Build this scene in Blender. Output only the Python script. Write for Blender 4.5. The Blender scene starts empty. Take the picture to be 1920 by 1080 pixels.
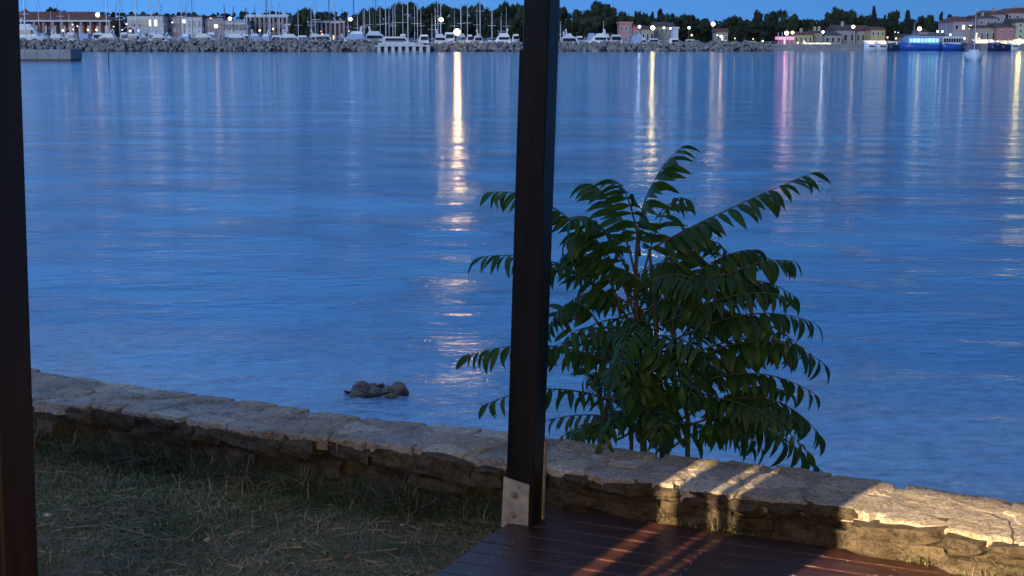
import bpy, bmesh, math, random
import numpy as np
from mathutils import Vector, Matrix, Euler, noise
random.seed(7); rng = np.random.default_rng(11)
SC = bpy.context.scene; COL = SC.collection
R = math.radians

# ------------------------------------------------------------------ camera
PITCH = R(9.55); F = 2770.0; CAMZ = 1.7; WATER = -1.0
cd = bpy.data.cameras.new('camera'); cam = bpy.data.objects.new('camera', cd); COL.objects.link(cam)
cam.location = (0, 0, CAMZ); cam.rotation_euler = (R(90) - PITCH, 0, 0)
cd.sensor_width = 36; cd.lens = 36 * F / 1920; cd.clip_start = 0.05; cd.clip_end = 9000
SC.camera = cam
SC.view_settings.view_transform = 'Standard'; SC.view_settings.look = 'None'
SC.view_settings.gamma = 1; SC.view_settings.exposure = 0.12
try: SC.view_settings.use_curve_mapping = False
except Exception: pass
SC.cycles.use_denoising = True
SC.cycles.max_bounces = 5; SC.cycles.diffuse_bounces = 2; SC.cycles.glossy_bounces = 3
SC.cycles.sample_clamp_indirect = 6; SC.cycles.caustics_reflective = False

# ------------------------------------------------------------------ sky: dusk, the sun just under the horizon behind the camera
W = bpy.data.worlds.new('World'); SC.world = W; W.use_nodes = True
nt = W.node_tree; nt.nodes.clear()
out = nt.nodes.new('ShaderNodeOutputWorld'); bg = nt.nodes.new('ShaderNodeBackground')
sky = nt.nodes.new('ShaderNodeTexSky'); sky.sky_type = 'NISHITA'; sky.sun_disc = False
sky.sun_elevation = R(-1.5); sky.sun_rotation = R(200); sky.air_density = 1.0; sky.dust_density = 0.3; sky.ozone_density = 4.0
SKY_K = 0.15
tint = nt.nodes.new('ShaderNodeMix'); tint.data_type = 'RGBA'; tint.blend_type = 'MIX'
grad = nt.nodes.new('ShaderNodeValToRGB'); tc = nt.nodes.new('ShaderNodeTexCoord'); sp = nt.nodes.new('ShaderNodeSeparateXYZ')
nt.links.new(tc.outputs['Generated'], sp.inputs[0]); nt.links.new(sp.outputs['Z'], grad.inputs[0])
cr = grad.color_ramp
cr.elements[0].position = 0.0; cr.elements[0].color = (0.64, 2.15, 5.4, 1)
cr.elements[1].position = 1.0; cr.elements[1].color = (1.5, 2.3, 4.3, 1)
e = cr.elements.new(0.03); e.color = (0.58, 2.02, 5.1, 1)
e = cr.elements.new(0.25); e.color = (0.66, 1.85, 4.45, 1)
e = cr.elements.new(0.6); e.color = (1.1, 2.05, 4.2, 1)
tint.inputs[0].default_value = 0.9
# a little more of the afterglow is left towards the west (left)
side = nt.nodes.new('ShaderNodeMapRange'); side.inputs[1].default_value = -.9; side.inputs[2].default_value = .9; side.inputs[3].default_value = 1.6; side.inputs[4].default_value = .45
nt.links.new(sp.outputs['X'], side.inputs[0]); vm = nt.nodes.new('ShaderNodeVectorMath'); vm.operation = 'SCALE'
nt.links.new(sky.outputs[0], tint.inputs[6]); nt.links.new(grad.outputs[0], vm.inputs[0]); nt.links.new(side.outputs[0], vm.inputs['Scale']); nt.links.new(vm.outputs[0], tint.inputs[7])
nt.links.new(tint.outputs[2], bg.inputs[0]); bg.inputs[1].default_value = SKY_K
nt.links.new(bg.outputs[0], out.inputs[0])
sd = bpy.data.lights.new('sun', 'SUN'); sun = bpy.data.objects.new('sun', sd); COL.objects.link(sun)
sd.energy = 1.15; sd.angle = R(25); sd.color = (0.86, 0.90, 1.0); sun.rotation_euler = (R(81), 0, R(-20))

# ------------------------------------------------------------------ helpers
def ray(px, py):
    x = (px - 960) / F; y = -(py - 540) / F
    return Vector((x, math.cos(PITCH) + y * math.sin(PITCH), -math.sin(PITCH) + y * math.cos(PITCH)))
def at(px, py, Y):
    r = ray(px, py); return Vector((0, 0, CAMZ)) + r * (Y / r.y)
def onz(px, py, z):
    r = ray(px, py); return Vector((0, 0, CAMZ)) + r * ((z - CAMZ) / r.z)
def link(o, parent=None):
    COL.objects.link(o)
    if parent is not None: o.parent = parent
    return o
def tag(o, label=None, cat=None, group=None, kind=None):
    if label: o['label'] = label
    if cat: o['category'] = cat
    if group: o['group'] = group
    if kind: o['kind'] = kind
    return o
def empty(name, loc, label, cat, group=None, rz=0):
    o = bpy.data.objects.new(name, None); o.location = loc; o.rotation_euler = (0, 0, rz); o.empty_display_size = .2
    link(o); return tag(o, label, cat, group)
class MB:
    def __init__(s): s.v = []; s.f = []; s.m = []
    def add(s, vs, fs, m=0):
        b = len(s.v); s.v += [tuple(v) for v in vs]; s.f += [tuple(b + i for i in f) for f in fs]; s.m += [m] * len(fs)
    def box(s, x0, x1, y0, y1, z0, z1, m=0, M=None, tx=0, ty=0):
        vs = [Vector(p) for p in ((x0,y0,z0),(x1,y0,z0),(x1,y1,z0),(x0,y1,z0),(x0+tx,y0+ty,z1),(x1-tx,y0+ty,z1),(x1-tx,y1-ty,z1),(x0+tx,y1-ty,z1))]
        if M: vs = [M @ v for v in vs]
        s.add(vs, [(0,3,2,1),(4,5,6,7),(0,1,5,4),(1,2,6,5),(2,3,7,6),(3,0,4,7)], m)
    def tube(s, pts, rad, n=6, m=0, cap=True):
        pts = [Vector(p) for p in pts]
        rs = rad if isinstance(rad, (list, tuple)) else [rad] * len(pts)
        b = len(s.v); k = len(pts)
        for i, p in enumerate(pts):
            d = (pts[min(i+1, k-1)] - pts[max(i-1, 0)]).normalized()
            a = d.cross(Vector((0, 0, 1)) if abs(d.z) < .9 else Vector((1, 0, 0))).normalized(); c = d.cross(a)
            for j in range(n):
                t = 2 * math.pi * j / n; s.v.append(tuple(p + (a * math.cos(t) + c * math.sin(t)) * rs[i]))
        for i in range(k - 1):
            for j in range(n):
                j2 = (j + 1) % n; s.f.append((b+i*n+j, b+i*n+j2, b+(i+1)*n+j2, b+(i+1)*n+j)); s.m.append(m)
        if cap:
            s.f.append(tuple(b + j for j in range(n))[::-1]); s.m.append(m)
            s.f.append(tuple(b + (k-1)*n + j for j in range(n))); s.m.append(m)
    def mesh(s, name, mats, smooth=False):
        me = bpy.data.meshes.new(name); me.from_pydata(s.v, [], s.f)
        for mt in (mats if isinstance(mats, (list, tuple)) else [mats]): me.materials.append(mt)
        me.polygons.foreach_set('material_index', s.m)
        if smooth: me.polygons.foreach_set('use_smooth', [True] * len(s.f))
        me.update(); return me
    def build(s, name, mats, parent=None, smooth=False, loc=None):
        o = bpy.data.objects.new(name, s.mesh(name, mats, smooth)); link(o, parent)
        if loc is not None: o.location = loc
        return o
def inst(name, me, parent=None, loc=(0,0,0), rot=(0,0,0), sc=(1,1,1)):
    o = bpy.data.objects.new(name, me); link(o, parent); o.location = loc; o.rotation_euler = rot; o.scale = sc; return o

def mat(name, col, rough=.7, var=.25, scale=3.0, bump=0.0, bscale=None, metal=0, emit=None, es=0, coords='Object', col2=None, detail=5, spec=.5, stretch=None):
    m = bpy.data.materials.new(name); m.use_nodes = True; n = m.node_tree; b = n.nodes['Principled BSDF']
    b.inputs['Roughness'].default_value = rough; b.inputs['Metallic'].default_value = metal
    b.inputs['Specular IOR Level'].default_value = spec
    t = n.nodes.new('ShaderNodeTexCoord'); mp = n.nodes.new('ShaderNodeMapping')
    n.links.new(t.outputs[coords], mp.inputs[0])
    if stretch: mp.inputs['Scale'].default_value = stretch
    nz = n.nodes.new('ShaderNodeTexNoise'); nz.inputs['Scale'].default_value = scale; nz.inputs['Detail'].default_value = detail; nz.inputs['Roughness'].default_value = .65
    n.links.new(mp.outputs[0], nz.inputs['Vector'])
    rp = n.nodes.new('ShaderNodeValToRGB'); c = Vector(col[:3]); c2 = Vector(col2[:3]) if col2 else c * (1 + var)
    rp.color_ramp.elements[0].position = .32; rp.color_ramp.elements[1].position = .68
    rp.color_ramp.elements[0].color = (*(c * (1 - var)), 1); rp.color_ramp.elements[1].color = (*[min(1, k) for k in c2], 1)
    n.links.new(nz.outputs['Fac'], rp.inputs[0]); n.links.new(rp.outputs[0], b.inputs['Base Color'])
    if bump:
        nb = n.nodes.new('ShaderNodeTexNoise'); nb.inputs['Scale'].default_value = bscale or scale * 3; nb.inputs['Detail'].default_value = 6
        n.links.new(mp.outputs[0], nb.inputs['Vector'])
        bp = n.nodes.new('ShaderNodeBump'); bp.inputs['Distance'].default_value = bump; n.links.new(nb.outputs['Fac'], bp.inputs['Height']); n.links.new(bp.outputs[0], b.inputs['Normal'])
    if emit:
        b.inputs['Emission Color'].default_value = (*emit, 1); b.inputs['Emission Strength'].default_value = es
    return m
def emat(name, c, s):
    m = bpy.data.materials.new(name); m.use_nodes = True; b = m.node_tree.nodes['Principled BSDF']
    b.inputs['Base Color'].default_value = (.8, .8, .8, 1); b.inputs['Emission Color'].default_value = (*c, 1); b.inputs['Emission Strength'].default_value = s
    return m

M = {}
M['mortar'] = mat('lime_mortar', (.27, .24, .21), .95, .45, 9, .012, 40, coords='Generated' if 0 else 'Object', detail=8)
def stone_mat(name, col, lichen=.5):
    m = bpy.data.materials.new(name); m.use_nodes = True; n = m.node_tree; b = n.nodes['Principled BSDF']; L = n.links.new
    b.inputs['Roughness'].default_value = .93; b.inputs['Specular IOR Level'].default_value = .25
    geo = n.nodes.new('ShaderNodeNewGeometry')
    def nz(sc, det, ro=.6, w=0):
        q = n.nodes.new('ShaderNodeTexNoise'); q.inputs['Scale'].default_value = sc; q.inputs['Detail'].default_value = det; q.inputs['Roughness'].default_value = ro
        L(geo.outputs['Position'], q.inputs['Vector']); return q.outputs['Fac']
    def ramp(x, *st):
        q = n.nodes.new('ShaderNodeValToRGB'); e = q.color_ramp.elements
        e[0].position, e[0].color = st[0][0], (*st[0][1], 1); e[1].position, e[1].color = st[-1][0], (*st[-1][1], 1)
        for p_, c_ in st[1:-1]: k = e.new(p_); k.color = (*c_, 1)
        L(x, q.inputs[0]); return q.outputs[0]
    def mix(a, b2, f, mode='MIX'):
        q = n.nodes.new('ShaderNodeMix'); q.data_type = 'RGBA'; q.blend_type = mode
        if isinstance(f, float): q.inputs[0].default_value = f
        else: L(f, q.inputs[0])
        L(a, q.inputs[6]); L(b2, q.inputs[7]); return q.outputs[2]
    c = Vector(col)
    base = ramp(nz(4, 6, .7), (.30, tuple(c * .62)), (.5, tuple(c)), (.70, tuple(c * 1.35)))
    warm = ramp(nz(2.2, 4), (.38, (1, .98, .94)), (.62, (1.0, .86, .68)))
    base = mix(base, warm, .7, 'MULTIPLY')
    speck = ramp(nz(75, 5, .75), (.36, (.25, .23, .20)), (.50, (1, 1, 1)), (.72, (1.25, 1.22, 1.15)))
    base = mix(base, speck, .75, 'MULTIPLY')
    lic = ramp(nz(13, 7, .75), (.50, (1, 1, 1)), (.60, (.34, .32, .27)))
    base = mix(base, lic, lichen, 'MULTIPLY')
    L(base, b.inputs['Base Color'])
    vo = n.nodes.new('ShaderNodeTexVoronoi'); vo.feature = 'DISTANCE_TO_EDGE'; vo.inputs['Scale'].default_value = 14
    wp = n.nodes.new('ShaderNodeVectorMath'); wp.operation = 'ADD'; wn = n.nodes.new('ShaderNodeTexNoise'); wn.inputs['Scale'].default_value = 6; sc_ = n.nodes.new('ShaderNodeVectorMath'); sc_.operation = 'SCALE'; sc_.inputs['Scale'].default_value = .12
    L(geo.outputs['Position'], wn.inputs['Vector']); L(wn.outputs['Color'], sc_.inputs[0]); L(geo.outputs['Position'], wp.inputs[0]); L(sc_.outputs[0], wp.inputs[1]); L(wp.outputs[0], vo.inputs['Vector'])
    cr_ = n.nodes.new('ShaderNodeMapRange'); cr_.inputs[1].default_value = 0; cr_.inputs[2].default_value = .05; L(vo.outputs[0], cr_.inputs[0])
    h1 = n.nodes.new('ShaderNodeMath'); h1.operation = 'MULTIPLY_ADD'; L(nz(32, 8, .72), h1.inputs[0]); h1.inputs[1].default_value = 1.0; L(nz(9, 5), h1.inputs[2])
    h2 = n.nodes.new('ShaderNodeMath'); h2.operation = 'MULTIPLY_ADD'; L(cr_.outputs[0], h2.inputs[0]); h2.inputs[1].default_value = .12; L(h1.outputs[0], h2.inputs[2])
    bp = n.nodes.new('ShaderNodeBump'); bp.inputs['Distance'].default_value = .022; L(h2.outputs[0], bp.inputs['Height']); L(bp.outputs[0], b.inputs['Normal'])
    return m
M['mortar'] = stone_mat('lime_mortar', (.42, .39, .36), .4)
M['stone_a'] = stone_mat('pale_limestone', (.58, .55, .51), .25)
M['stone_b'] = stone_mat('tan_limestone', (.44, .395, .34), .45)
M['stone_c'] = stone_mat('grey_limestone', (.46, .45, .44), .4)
M['stone_face'] = stone_mat('shaded_face_stone', (.12, .10, .075), .8)  # both front stones darkened: shade and plant stain put into the colour
M['stone_shaded'] = stone_mat('shaded_stone', (.095, .078, .058), .8)
M['post'] = mat('black_brown_paint', (.006, .0055, .006), .40, .7, 9, .0018, 45, stretch=(1, 1, .07), spec=.4, detail=10, col2=(.015, .012, .011))
M['plate'] = mat('primed_steel_plate', (.30, .28, .255), .75, .3, 22, .002, 70, detail=9, col2=(.46, .43, .39))
M['bolt'] = mat('galvanised_bolt', (.30, .28, .26), .5, .3, 30, metal=.6)
M['deck'] = mat('red_brown_decking', (.030, .014, .012), .32, .6, 3.5, .003, 20, stretch=(1, 9, 1), detail=11, col2=(.078, .028, .021))
M['leaf'] = mat('tree_of_heaven_leaf', (.028, .085, .016), .5, .35, 5, .002, 30, spec=.35)
M['leaf_y'] = mat('yellowing_leaf', (.12, .13, .02), .6, .4, 6, .002, 30, spec=.2)
M['leaf_d'] = mat('tree_of_heaven_leaf_dark', (.024, .070, .020), .5, .35, 5, .002, 30, spec=.35)
M['stem'] = mat('green_brown_stem', (.06, .055, .03), .7, .3, 20)
M['rachis'] = mat('leaf_stalk', (.07, .075, .03), .6, .3, 20)
M['soil'] = mat('dry_soil', (.115, .090, .056), .95, .5, 5, .02, 22, detail=9)
M['blade_g'] = mat('green_grass', (.070, .110, .028), .8, .4, 2)
M['blade_s'] = mat('straw_grass', (.26, .20, .115), .85, .4, 2)
M['blade_d'] = mat('dark_weed', (.028, .045, .022), .8, .4, 2)
M['twig'] = mat('dry_twig', (.26, .21, .15), .85, .3, 20)
M['rock'] = mat('breakwater_rock', (.235, .23, .225), .95, .5, .5, .15, 2.5, coords='Object')
M['rock_b'] = mat('breakwater_rock_warm', (.28, .26, .235), .95, .4, .5, .15, 2.5)
M['rock_wet'] = mat('wet_rock', (.05, .045, .04), .5, .4, .5, .1, 2)
M['quay'] = mat('quay_concrete', (.30, .30, .30), .9, .25, .3, .05, 2)
M['gel'] = mat('white_gelcoat', (.78, .80, .82), .35, .06, .5)
M['gel_b'] = mat('cream_gelcoat', (.66, .68, .68), .4, .06, .5)
M['tarp'] = mat('blue_grey_boat_cover', (.30, .40, .58), .7, .15, .6)
M['navy'] = mat('navy_hull_paint', (.02, .035, .09), .35, .2, .5)
M['blue'] = mat('blue_hull_paint', (.02, .10, .42), .4, .2, .4)
M['glassd'] = mat('dark_glazing', (.012, .016, .022), .15, .2, 1)
M['alu'] = mat('mast_aluminium', (.55, .57, .60), .45, .1, 2, metal=.2)
M['alud'] = mat('dark_mast', (.06, .07, .08), .5, .1, 2)
M['wood'] = mat('varnished_wood', (.20, .10, .05), .5, .3, 2)
M['land'] = mat('far_land_ground', (.07, .075, .06), .95, .4, .05)
M['crown'] = mat('pine_foliage', (.020, .033, .015), .85, .45, .25)
M['crown_b'] = mat('broadleaf_foliage', (.030, .047, .019), .85, .45, .25)
M['cyp'] = mat('cypress_foliage', (.012, .020, .012), .85, .4, .3)
M['trunk'] = mat('bark', (.07, .055, .04), .9, .3, 2)
M['lamp_post'] = mat('lamp_post_metal', (.10, .11, .12), .5, .2, 2)
M['brick'] = mat('red_brick_wall', (.22, .075, .055), .9, .25, .8)
M['white'] = mat('white_render', (.62, .64, .66), .85, .1, .3)
M['grey'] = mat('grey_render', (.36, .36, .37), .9, .15, .3)
M['pinkw'] = mat('pink_render', (.52, .25, .23), .9, .15, .3)
M['mauve'] = mat('mauve_render', (.40, .33, .36), .9, .15, .3)
M['beige'] = mat('beige_render', (.42, .36, .28), .9, .18, .3)
M['yellow'] = mat('yellow_render', (.58, .46, .20), .9, .15, .3)
M['lime'] = mat('pale_green_render', (.50, .55, .34), .9, .12, .3)
M['brownw'] = mat('brown_render', (.20, .13, .11), .9, .2, .3)
M['roof'] = mat('terracotta_roof', (.20, .07, .05), .9, .3, .8)
M['roofd'] = mat('dark_tile_roof', (.11, .07, .065), .9, .3, .8)
M['steel'] = mat('grey_steel', (.40, .40, .42), .6, .1, 1)

# ------------------------------------------------------------------ lamps (things the photograph shows lit)
LM = {}
def lm(c, s):
    k = (tuple(c), s)
    if k not in LM: LM[k] = emat('lit_lamp', c, s)
    return LM[k]
WARM = (1, .50, .16); WW = (1, .68, .34); WHITE = (.85, .93, 1); PINK = (1, .12, .30); YEL = (1, .78, .18); GRN = (.25, 1, .45); ORG = (1, .30, .08)
def sphere_mb(r, n=8, k=6, sq=1.0, m=0, c=(0, 0, 0)):
    b = MB(); sphere_add(b, r, n, k, sq, m, c); return b
def sphere_add(b, r, n=8, k=6, sq=1.0, m=0, c=(0, 0, 0)):
    vs = [(c[0], c[1], c[2] + r * sq)]
    for i in range(1, k):
        a = math.pi * i / k
        for j in range(n):
            t = 2 * math.pi * j / n; vs.append((c[0] + r*math.sin(a)*math.cos(t), c[1] + r*math.sin(a)*math.sin(t), c[2] + r*sq*math.cos(a)))
    vs.append((c[0], c[1], c[2] - r * sq)); fs = []
    for j in range(n): fs.append((0, 1+j, 1+(j+1) % n))
    for i in range(k-2):
        for j in range(n):
            a = 1+i*n+j; b2 = 1+i*n+(j+1) % n; fs.append((a, a+n, b2+n, b2))
    L = len(vs)-1
    for j in range(n): fs.append((L, 1+(k-2)*n+(j+1) % n, 1+(k-2)*n+j))
    b.add(vs, fs, m)

# ------------------------------------------------------------------ WATER
def build_water():
    nr, na = 620, 330
    rr = 3.6 * (7000 / 3.6) ** (np.linspace(0, 1, nr))
    aa = np.radians(np.linspace(-58, 58, na))
    Rr, A = np.meshgrid(rr, aa, indexing='ij')
    X = Rr * np.sin(A); Y = Rr * np.cos(A)
    step = Rr * (math.log(7000/3.6) / nr)
    Z = np.zeros_like(X)
    for k in range(60):
        lam = float(np.exp(rng.uniform(math.log(.28), math.log(2.6))))
        th = rng.normal(R(-12), R(24)) + R(90)
        kx, ky = math.cos(th) * 2*math.pi/lam, math.sin(th) * 2*math.pi/lam
        ph = rng.uniform(0, 6.28); amp = .0012 * lam ** .9
        fade = np.clip(lam / (step * 3.0) - 1, 0, 1)
        env = .6 + .6 * np.sin(X * rng.uniform(.05, .3) + Y * rng.uniform(.05, .3) + rng.uniform(0, 6))
        Z += amp * fade * env * np.sin(kx * X + ky * Y + ph)
    Z += WATER
    v = np.stack([X, Y, Z], -1).reshape(-1, 3)
    i, j = np.meshgrid(np.arange(nr-1), np.arange(na-1), indexing='ij')
    a = (i * na + j).ravel(); f = np.stack([a, a + 1, a + na + 1, a + na], -1)[:, ::-1]
    me = bpy.data.meshes.new('water'); me.from_pydata(v.tolist(), [], f.tolist())
    me.polygons.foreach_set('use_smooth', [True] * len(f))
    m = bpy.data.materials.new('sea_water'); m.use_nodes = True; n = m.node_tree; b = n.nodes['Principled BSDF']
    L = n.links.new
    geo = n.nodes.new('ShaderNodeNewGeometry')
    def tex(scale, stretch, detail, rot=-12, rough=.55):
        mp = n.nodes.new('ShaderNodeMapping'); mp.inputs['Scale'].default_value = stretch; mp.inputs['Rotation'].default_value = (0, 0, R(-rot))
        nz = n.nodes.new('ShaderNodeTexNoise'); nz.inputs['Scale'].default_value = scale; nz.inputs['Detail'].default_value = detail; nz.inputs['Roughness'].default_value = rough
        L(geo.outputs['Position'], mp.inputs[0]); L(mp.outputs[0], nz.inputs['Vector']); return nz.outputs['Fac']
    def math_(op, x, y=None, clamp=False):
        q = n.nodes.new('ShaderNodeMath'); q.operation = op; q.use_clamp = clamp
        for s_, val in ((0, x), (1, y)):
            if val is None: continue
            if isinstance(val, (int, float)): q.inputs[s_].default_value = val
            else: L(val, q.inputs[s_])
        return q.outputs[0]
    big = tex(.34, (.40, 1, 1), 5, -14, .62); mid = tex(1.4, (.6, 1, 1), 3, -14); fine = tex(5.0, (.7, 1, 1), 4, -8); tiny = tex(11, (.85, 1, 1), 5, 5, .62)
    wide = tex(.45, (.22, 1, 1), 3, -13)
    h = math_('ADD', math_('MULTIPLY', mid, .040), math_('MULTIPLY', wide, .008))
    h = math_('ADD', h, math_('MULTIPLY', fine, .030))
    h = math_('ADD', h, math_('MULTIPLY', tiny, .011))
    gm = n.nodes.new('ShaderNodeMapRange'); gm.inputs[1].default_value = .40; gm.inputs[2].default_value = .60; gm.inputs[3].default_value = .5; gm.inputs[4].default_value = 1.7; L(big, gm.inputs[0]); dm_ = n.nodes.new('ShaderNodeMapRange'); dm_.inputs[1].default_value = 25; dm_.inputs[2].default_value = 110; dm_.inputs[3].default_value = 1.0; dm_.inputs[4].default_value = .6
    sy = n.nodes.new('ShaderNodeSeparateXYZ'); L(geo.outputs['Position'], sy.inputs[0]); L(sy.outputs['Y'], dm_.inputs[0]); gust = math_('MULTIPLY', gm.outputs[0], dm_.outputs[0])
    h = math_('MULTIPLY', h, gust)
    bp = n.nodes.new('ShaderNodeBump'); bp.inputs['Distance'].default_value = 1.0; bp.inputs['Strength'].default_value = 1.0
    L(h, bp.inputs['Height']); L(bp.outputs[0], b.inputs['Normal'])
    # shallows: pale bottom seen through the water beside the wall
    sep = n.nodes.new('ShaderNodeSeparateXYZ'); L(geo.outputs['Position'], sep.inputs[0])
    d = math_('ADD', math_('MULTIPLY', sep.outputs['X'], .41), math_('MULTIPLY', sep.outputs['Y'], .91))
    dn = math_('ADD', d, math_('MULTIPLY', math_('SUBTRACT', tex(.5, (.5, 1, 1), 4), .5), 9.0))
    fac = n.nodes.new('ShaderNodeMapRange'); fac.inputs[1].default_value = 6; fac.inputs[2].default_value = 24
    L(dn, fac.inputs[0])
    rp = n.nodes.new('ShaderNodeValToRGB'); r_ = rp.color_ramp
    r_.elements[0].color = (.40, .49, .58, 1); r_.elements[1].color = (.018, .14, .31, 1)
    e1 = r_.elements.new(.35); e1.color = (.06, .24, .44, 1)
    L(fac.outputs[0], rp.inputs[0])
    pv = tex(7.0, (.8, 1, 1), 8, 0, .75); pr_ = n.nodes.new('ShaderNodeValToRGB'); pr_.color_ramp.elements[0].position = .36; pr_.color_ramp.elements[1].position = .64
    pr_.color_ramp.elements[0].color = (.52, .56, .62, 1); pr_.color_ramp.elements[1].color = (1.35, 1.28, 1.2, 1); L(pv, pr_.inputs[0])
    inv_ = math_('SUBTRACT', 1.0, fac.outputs[0], True); px_ = n.nodes.new('ShaderNodeMix'); px_.data_type = 'RGBA'; px_.blend_type = 'MULTIPLY'
    L(math_('MULTIPLY', inv_, 1.0, True), px_.inputs[0]); L(rp.outputs[0], px_.inputs[6]); L(pr_.outputs[0], px_.inputs[7]); L(px_.outputs[2], b.inputs['Base Color'])
    b.inputs['Roughness'].default_value = .06; b.inputs['IOR'].default_value = 1.34
    me.materials.append(m)
    tag(link(bpy.data.objects.new('water', me)), kind='structure')
build_water()

# ------------------------------------------------------------------ NEAR GROUND, DECK, WALL
U = Vector((math.cos(R(-24.3)), math.sin(R(-24.3)), 0)); V = Vector((-U.y, U.x, 0))
def uv(u, v, z=0): return U * u + V * v + Vector((0, 0, z))
FAR = [(-2.32,7.016),(-2.037,6.844),(-1.685,6.615),(-1.133,6.362),(-.939,6.247),(-.56,6.055),(-.017,5.865),(.336,5.625),(.599,5.496),(.823,5.445),(1.164,5.256),(1.325,5.15),(1.503,5.066),(1.759,4.913)]
NEAR = [(-2.13,6.382),(-1.73,6.247),(-1.422,6.073),(-1.048,5.865),(-.873,5.791),(-.576,5.679),(-.272,5.519),(.123,5.325),(.361,5.209),(.57,5.111),(.644,5.054),(.963,4.925),(1.122,4.866),(1.273,4.712),(1.57,4.522)]
def to_uv(pts): return sorted([(Vector((x, y, 0)).dot(U), Vector((x, y, 0)).dot(V)) for x, y in pts])
FU = to_uv(FAR); NU = to_uv(NEAR)
fu = np.array(FU); nu = np.array(NU)
def vfar(u):
    if u < fu[0, 0]: return fu[0, 1] + (u - fu[0, 0]) * -.10
    return float(np.interp(u, fu[:, 0], fu[:, 1]))
def vnear(u):
    if u < nu[0, 0]: return nu[0, 1] + (u - nu[0, 0]) * -.10
    return float(np.interp(u, nu[:, 0], nu[:, 1]))
WTOP = .12
DV = 4.83; DU = -2.095                 # back edge and left end of the deck in (u, v)
U0, U1 = -7.5, 5.5

def ground():
    b = MB(); n, k = 110, 70; idx = {}
    vs = []
    us = np.concatenate([np.linspace(-14, -6, 10), np.linspace(-5.9, -1.7, 90), np.linspace(-1.5, 9, 10)])
    for i, u in enumerate(us):
        vn = vnear(float(u)) + .16
        vv = np.concatenate([np.linspace(-12, 2.4, 12), np.linspace(2.6, vn, 58)])
        for j, v in enumerate(vv):
            p = uv(float(u), float(v))
            z = -.10 + .018 * noise.noise(Vector((p.x*1.7, p.y*1.7, 0))) + .010 * noise.noise(Vector((p.x*7, p.y*7, 3)))
            dd = vnear(float(u)) - v
            if dd < .35: z += .05 * (1 - max(dd, 0) / .35) * (.5 + .5 * noise.noise(Vector((p.x*3, p.y*3, 9))))
            if u > DU - .05: z = min(z, -.09)
            vs.append((p.x, p.y, z))
    K = 70; fs = [(i*K+j, (i+1)*K+j, (i+1)*K+j+1, i*K+j+1) for i in range(len(us)-1) for j in range(K-1)]
    b.add(vs, fs); o = b.build('ground', M['soil'], smooth=True); tag(o, kind='structure')
ground()
def gz(x, y):
    p = Vector((x, y, 0)); u = p.dot(U); v = p.dot(V)
    z = -.10 + .018 * noise.noise(Vector((x*1.7, y*1.7, 0))) + .010 * noise.noise(Vector((x*7, y*7, 3)))
    dd = vnear(u) - v
    if dd < .35: z += .05 * (1 - max(dd, 0) / .35) * (.5 + .5 * noise.noise(Vector((x*3, y*3, 9))))
    return z

def deck():
    root = empty('timber_deck', uv(DU, 0, -.03), 'low reddish brown timber deck of long boards in front of the stone wall', 'deck')
    root.rotation_euler = (0, 0, R(-24.3))
    bw, gap = .108, .007; v = DV - bw; meshes = {}
    k = 0
    while v > -4.5:
        b = MB(); r = random.Random(k); e = r.uniform(-.004, .004); L = 7.6; w = bw - gap; t = .028; c = .0025
        # bevelled board, length split so that it can bow a little
        n = 8; prof = [(0, 0), (0, t - c), (c, t), (w - c, t), (w, t - c), (w, 0)]; vs = []
        for i in range(n + 1):
            x = e + (L - e) * i / n; dz = .0012 * math.sin(i * 1.3 + k)
            for (yy, zz) in prof: vs.append((x, yy, zz + dz))
        fs = []
        for i in range(n):
            for j in range(5): fs.append((i*6+j, (i+1)*6+j, (i+1)*6+j+1, i*6+j+1))
            fs.append((i*6+5, (i+1)*6+5, (i+1)*6, i*6))
        fs.append(tuple(range(6))); fs.append(tuple(n*6 + j for j in range(6))[::-1])
        b.add(vs, fs); o = b.build('deck_board', M['deck'], root); o.location = (0, v, 0)
        o.rotation_euler = (r.uniform(-.006, .006), 0, 0)
        v -= bw; k += 1
    b = MB(); b.box(.02, .06, -4.4, DV - .01, -.07, -.002); b.build('edge_joist', M['deck'], root)
    b = MB(); v = DV - bw
    while v > 1.5:
        for u_ in np.arange(.10, 7, .62):
            for dv in (.025, .078): b.tube([(float(u_), v + dv, .026), (float(u_), v + dv, .0288)], .0042, 6)
        v -= bw
    o = b.build('deck_screws', M['bolt'], root); o['kind'] = 'stuff'
deck()

def clip_poly(poly, p, q):
    mx, my = (p[0]+q[0])/2, (p[1]+q[1])/2; nx, ny = q[0]-p[0], q[1]-p[1]
    out_ = []
    for i in range(len(poly)):
        a, c = poly[i], poly[(i+1) % len(poly)]
        da = (a[0]-mx)*nx + (a[1]-my)*ny; dc = (c[0]-mx)*nx + (c[1]-my)*ny
        if da <= 0: out_.append(a)
        if (da < 0 < dc) or (dc < 0 < da):
            t = da / (da - dc); out_.append((a[0]+(c[0]-a[0])*t, a[1]+(c[1]-a[1])*t))
    return out_
def rough_edge(poly, step, amp, seed):
    r = random.Random(seed); o = []
    for i in range(len(poly)):
        a = Vector(poly[i]); c = Vector(poly[(i+1) % len(poly)]); d = (c - a).length
        k = max(1, int(d / step))
        for j in range(k):
            q = a.lerp(c, j / k); o.append((q.x + r.uniform(-amp, amp), q.y + r.uniform(-amp, amp)))
    return o
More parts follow.
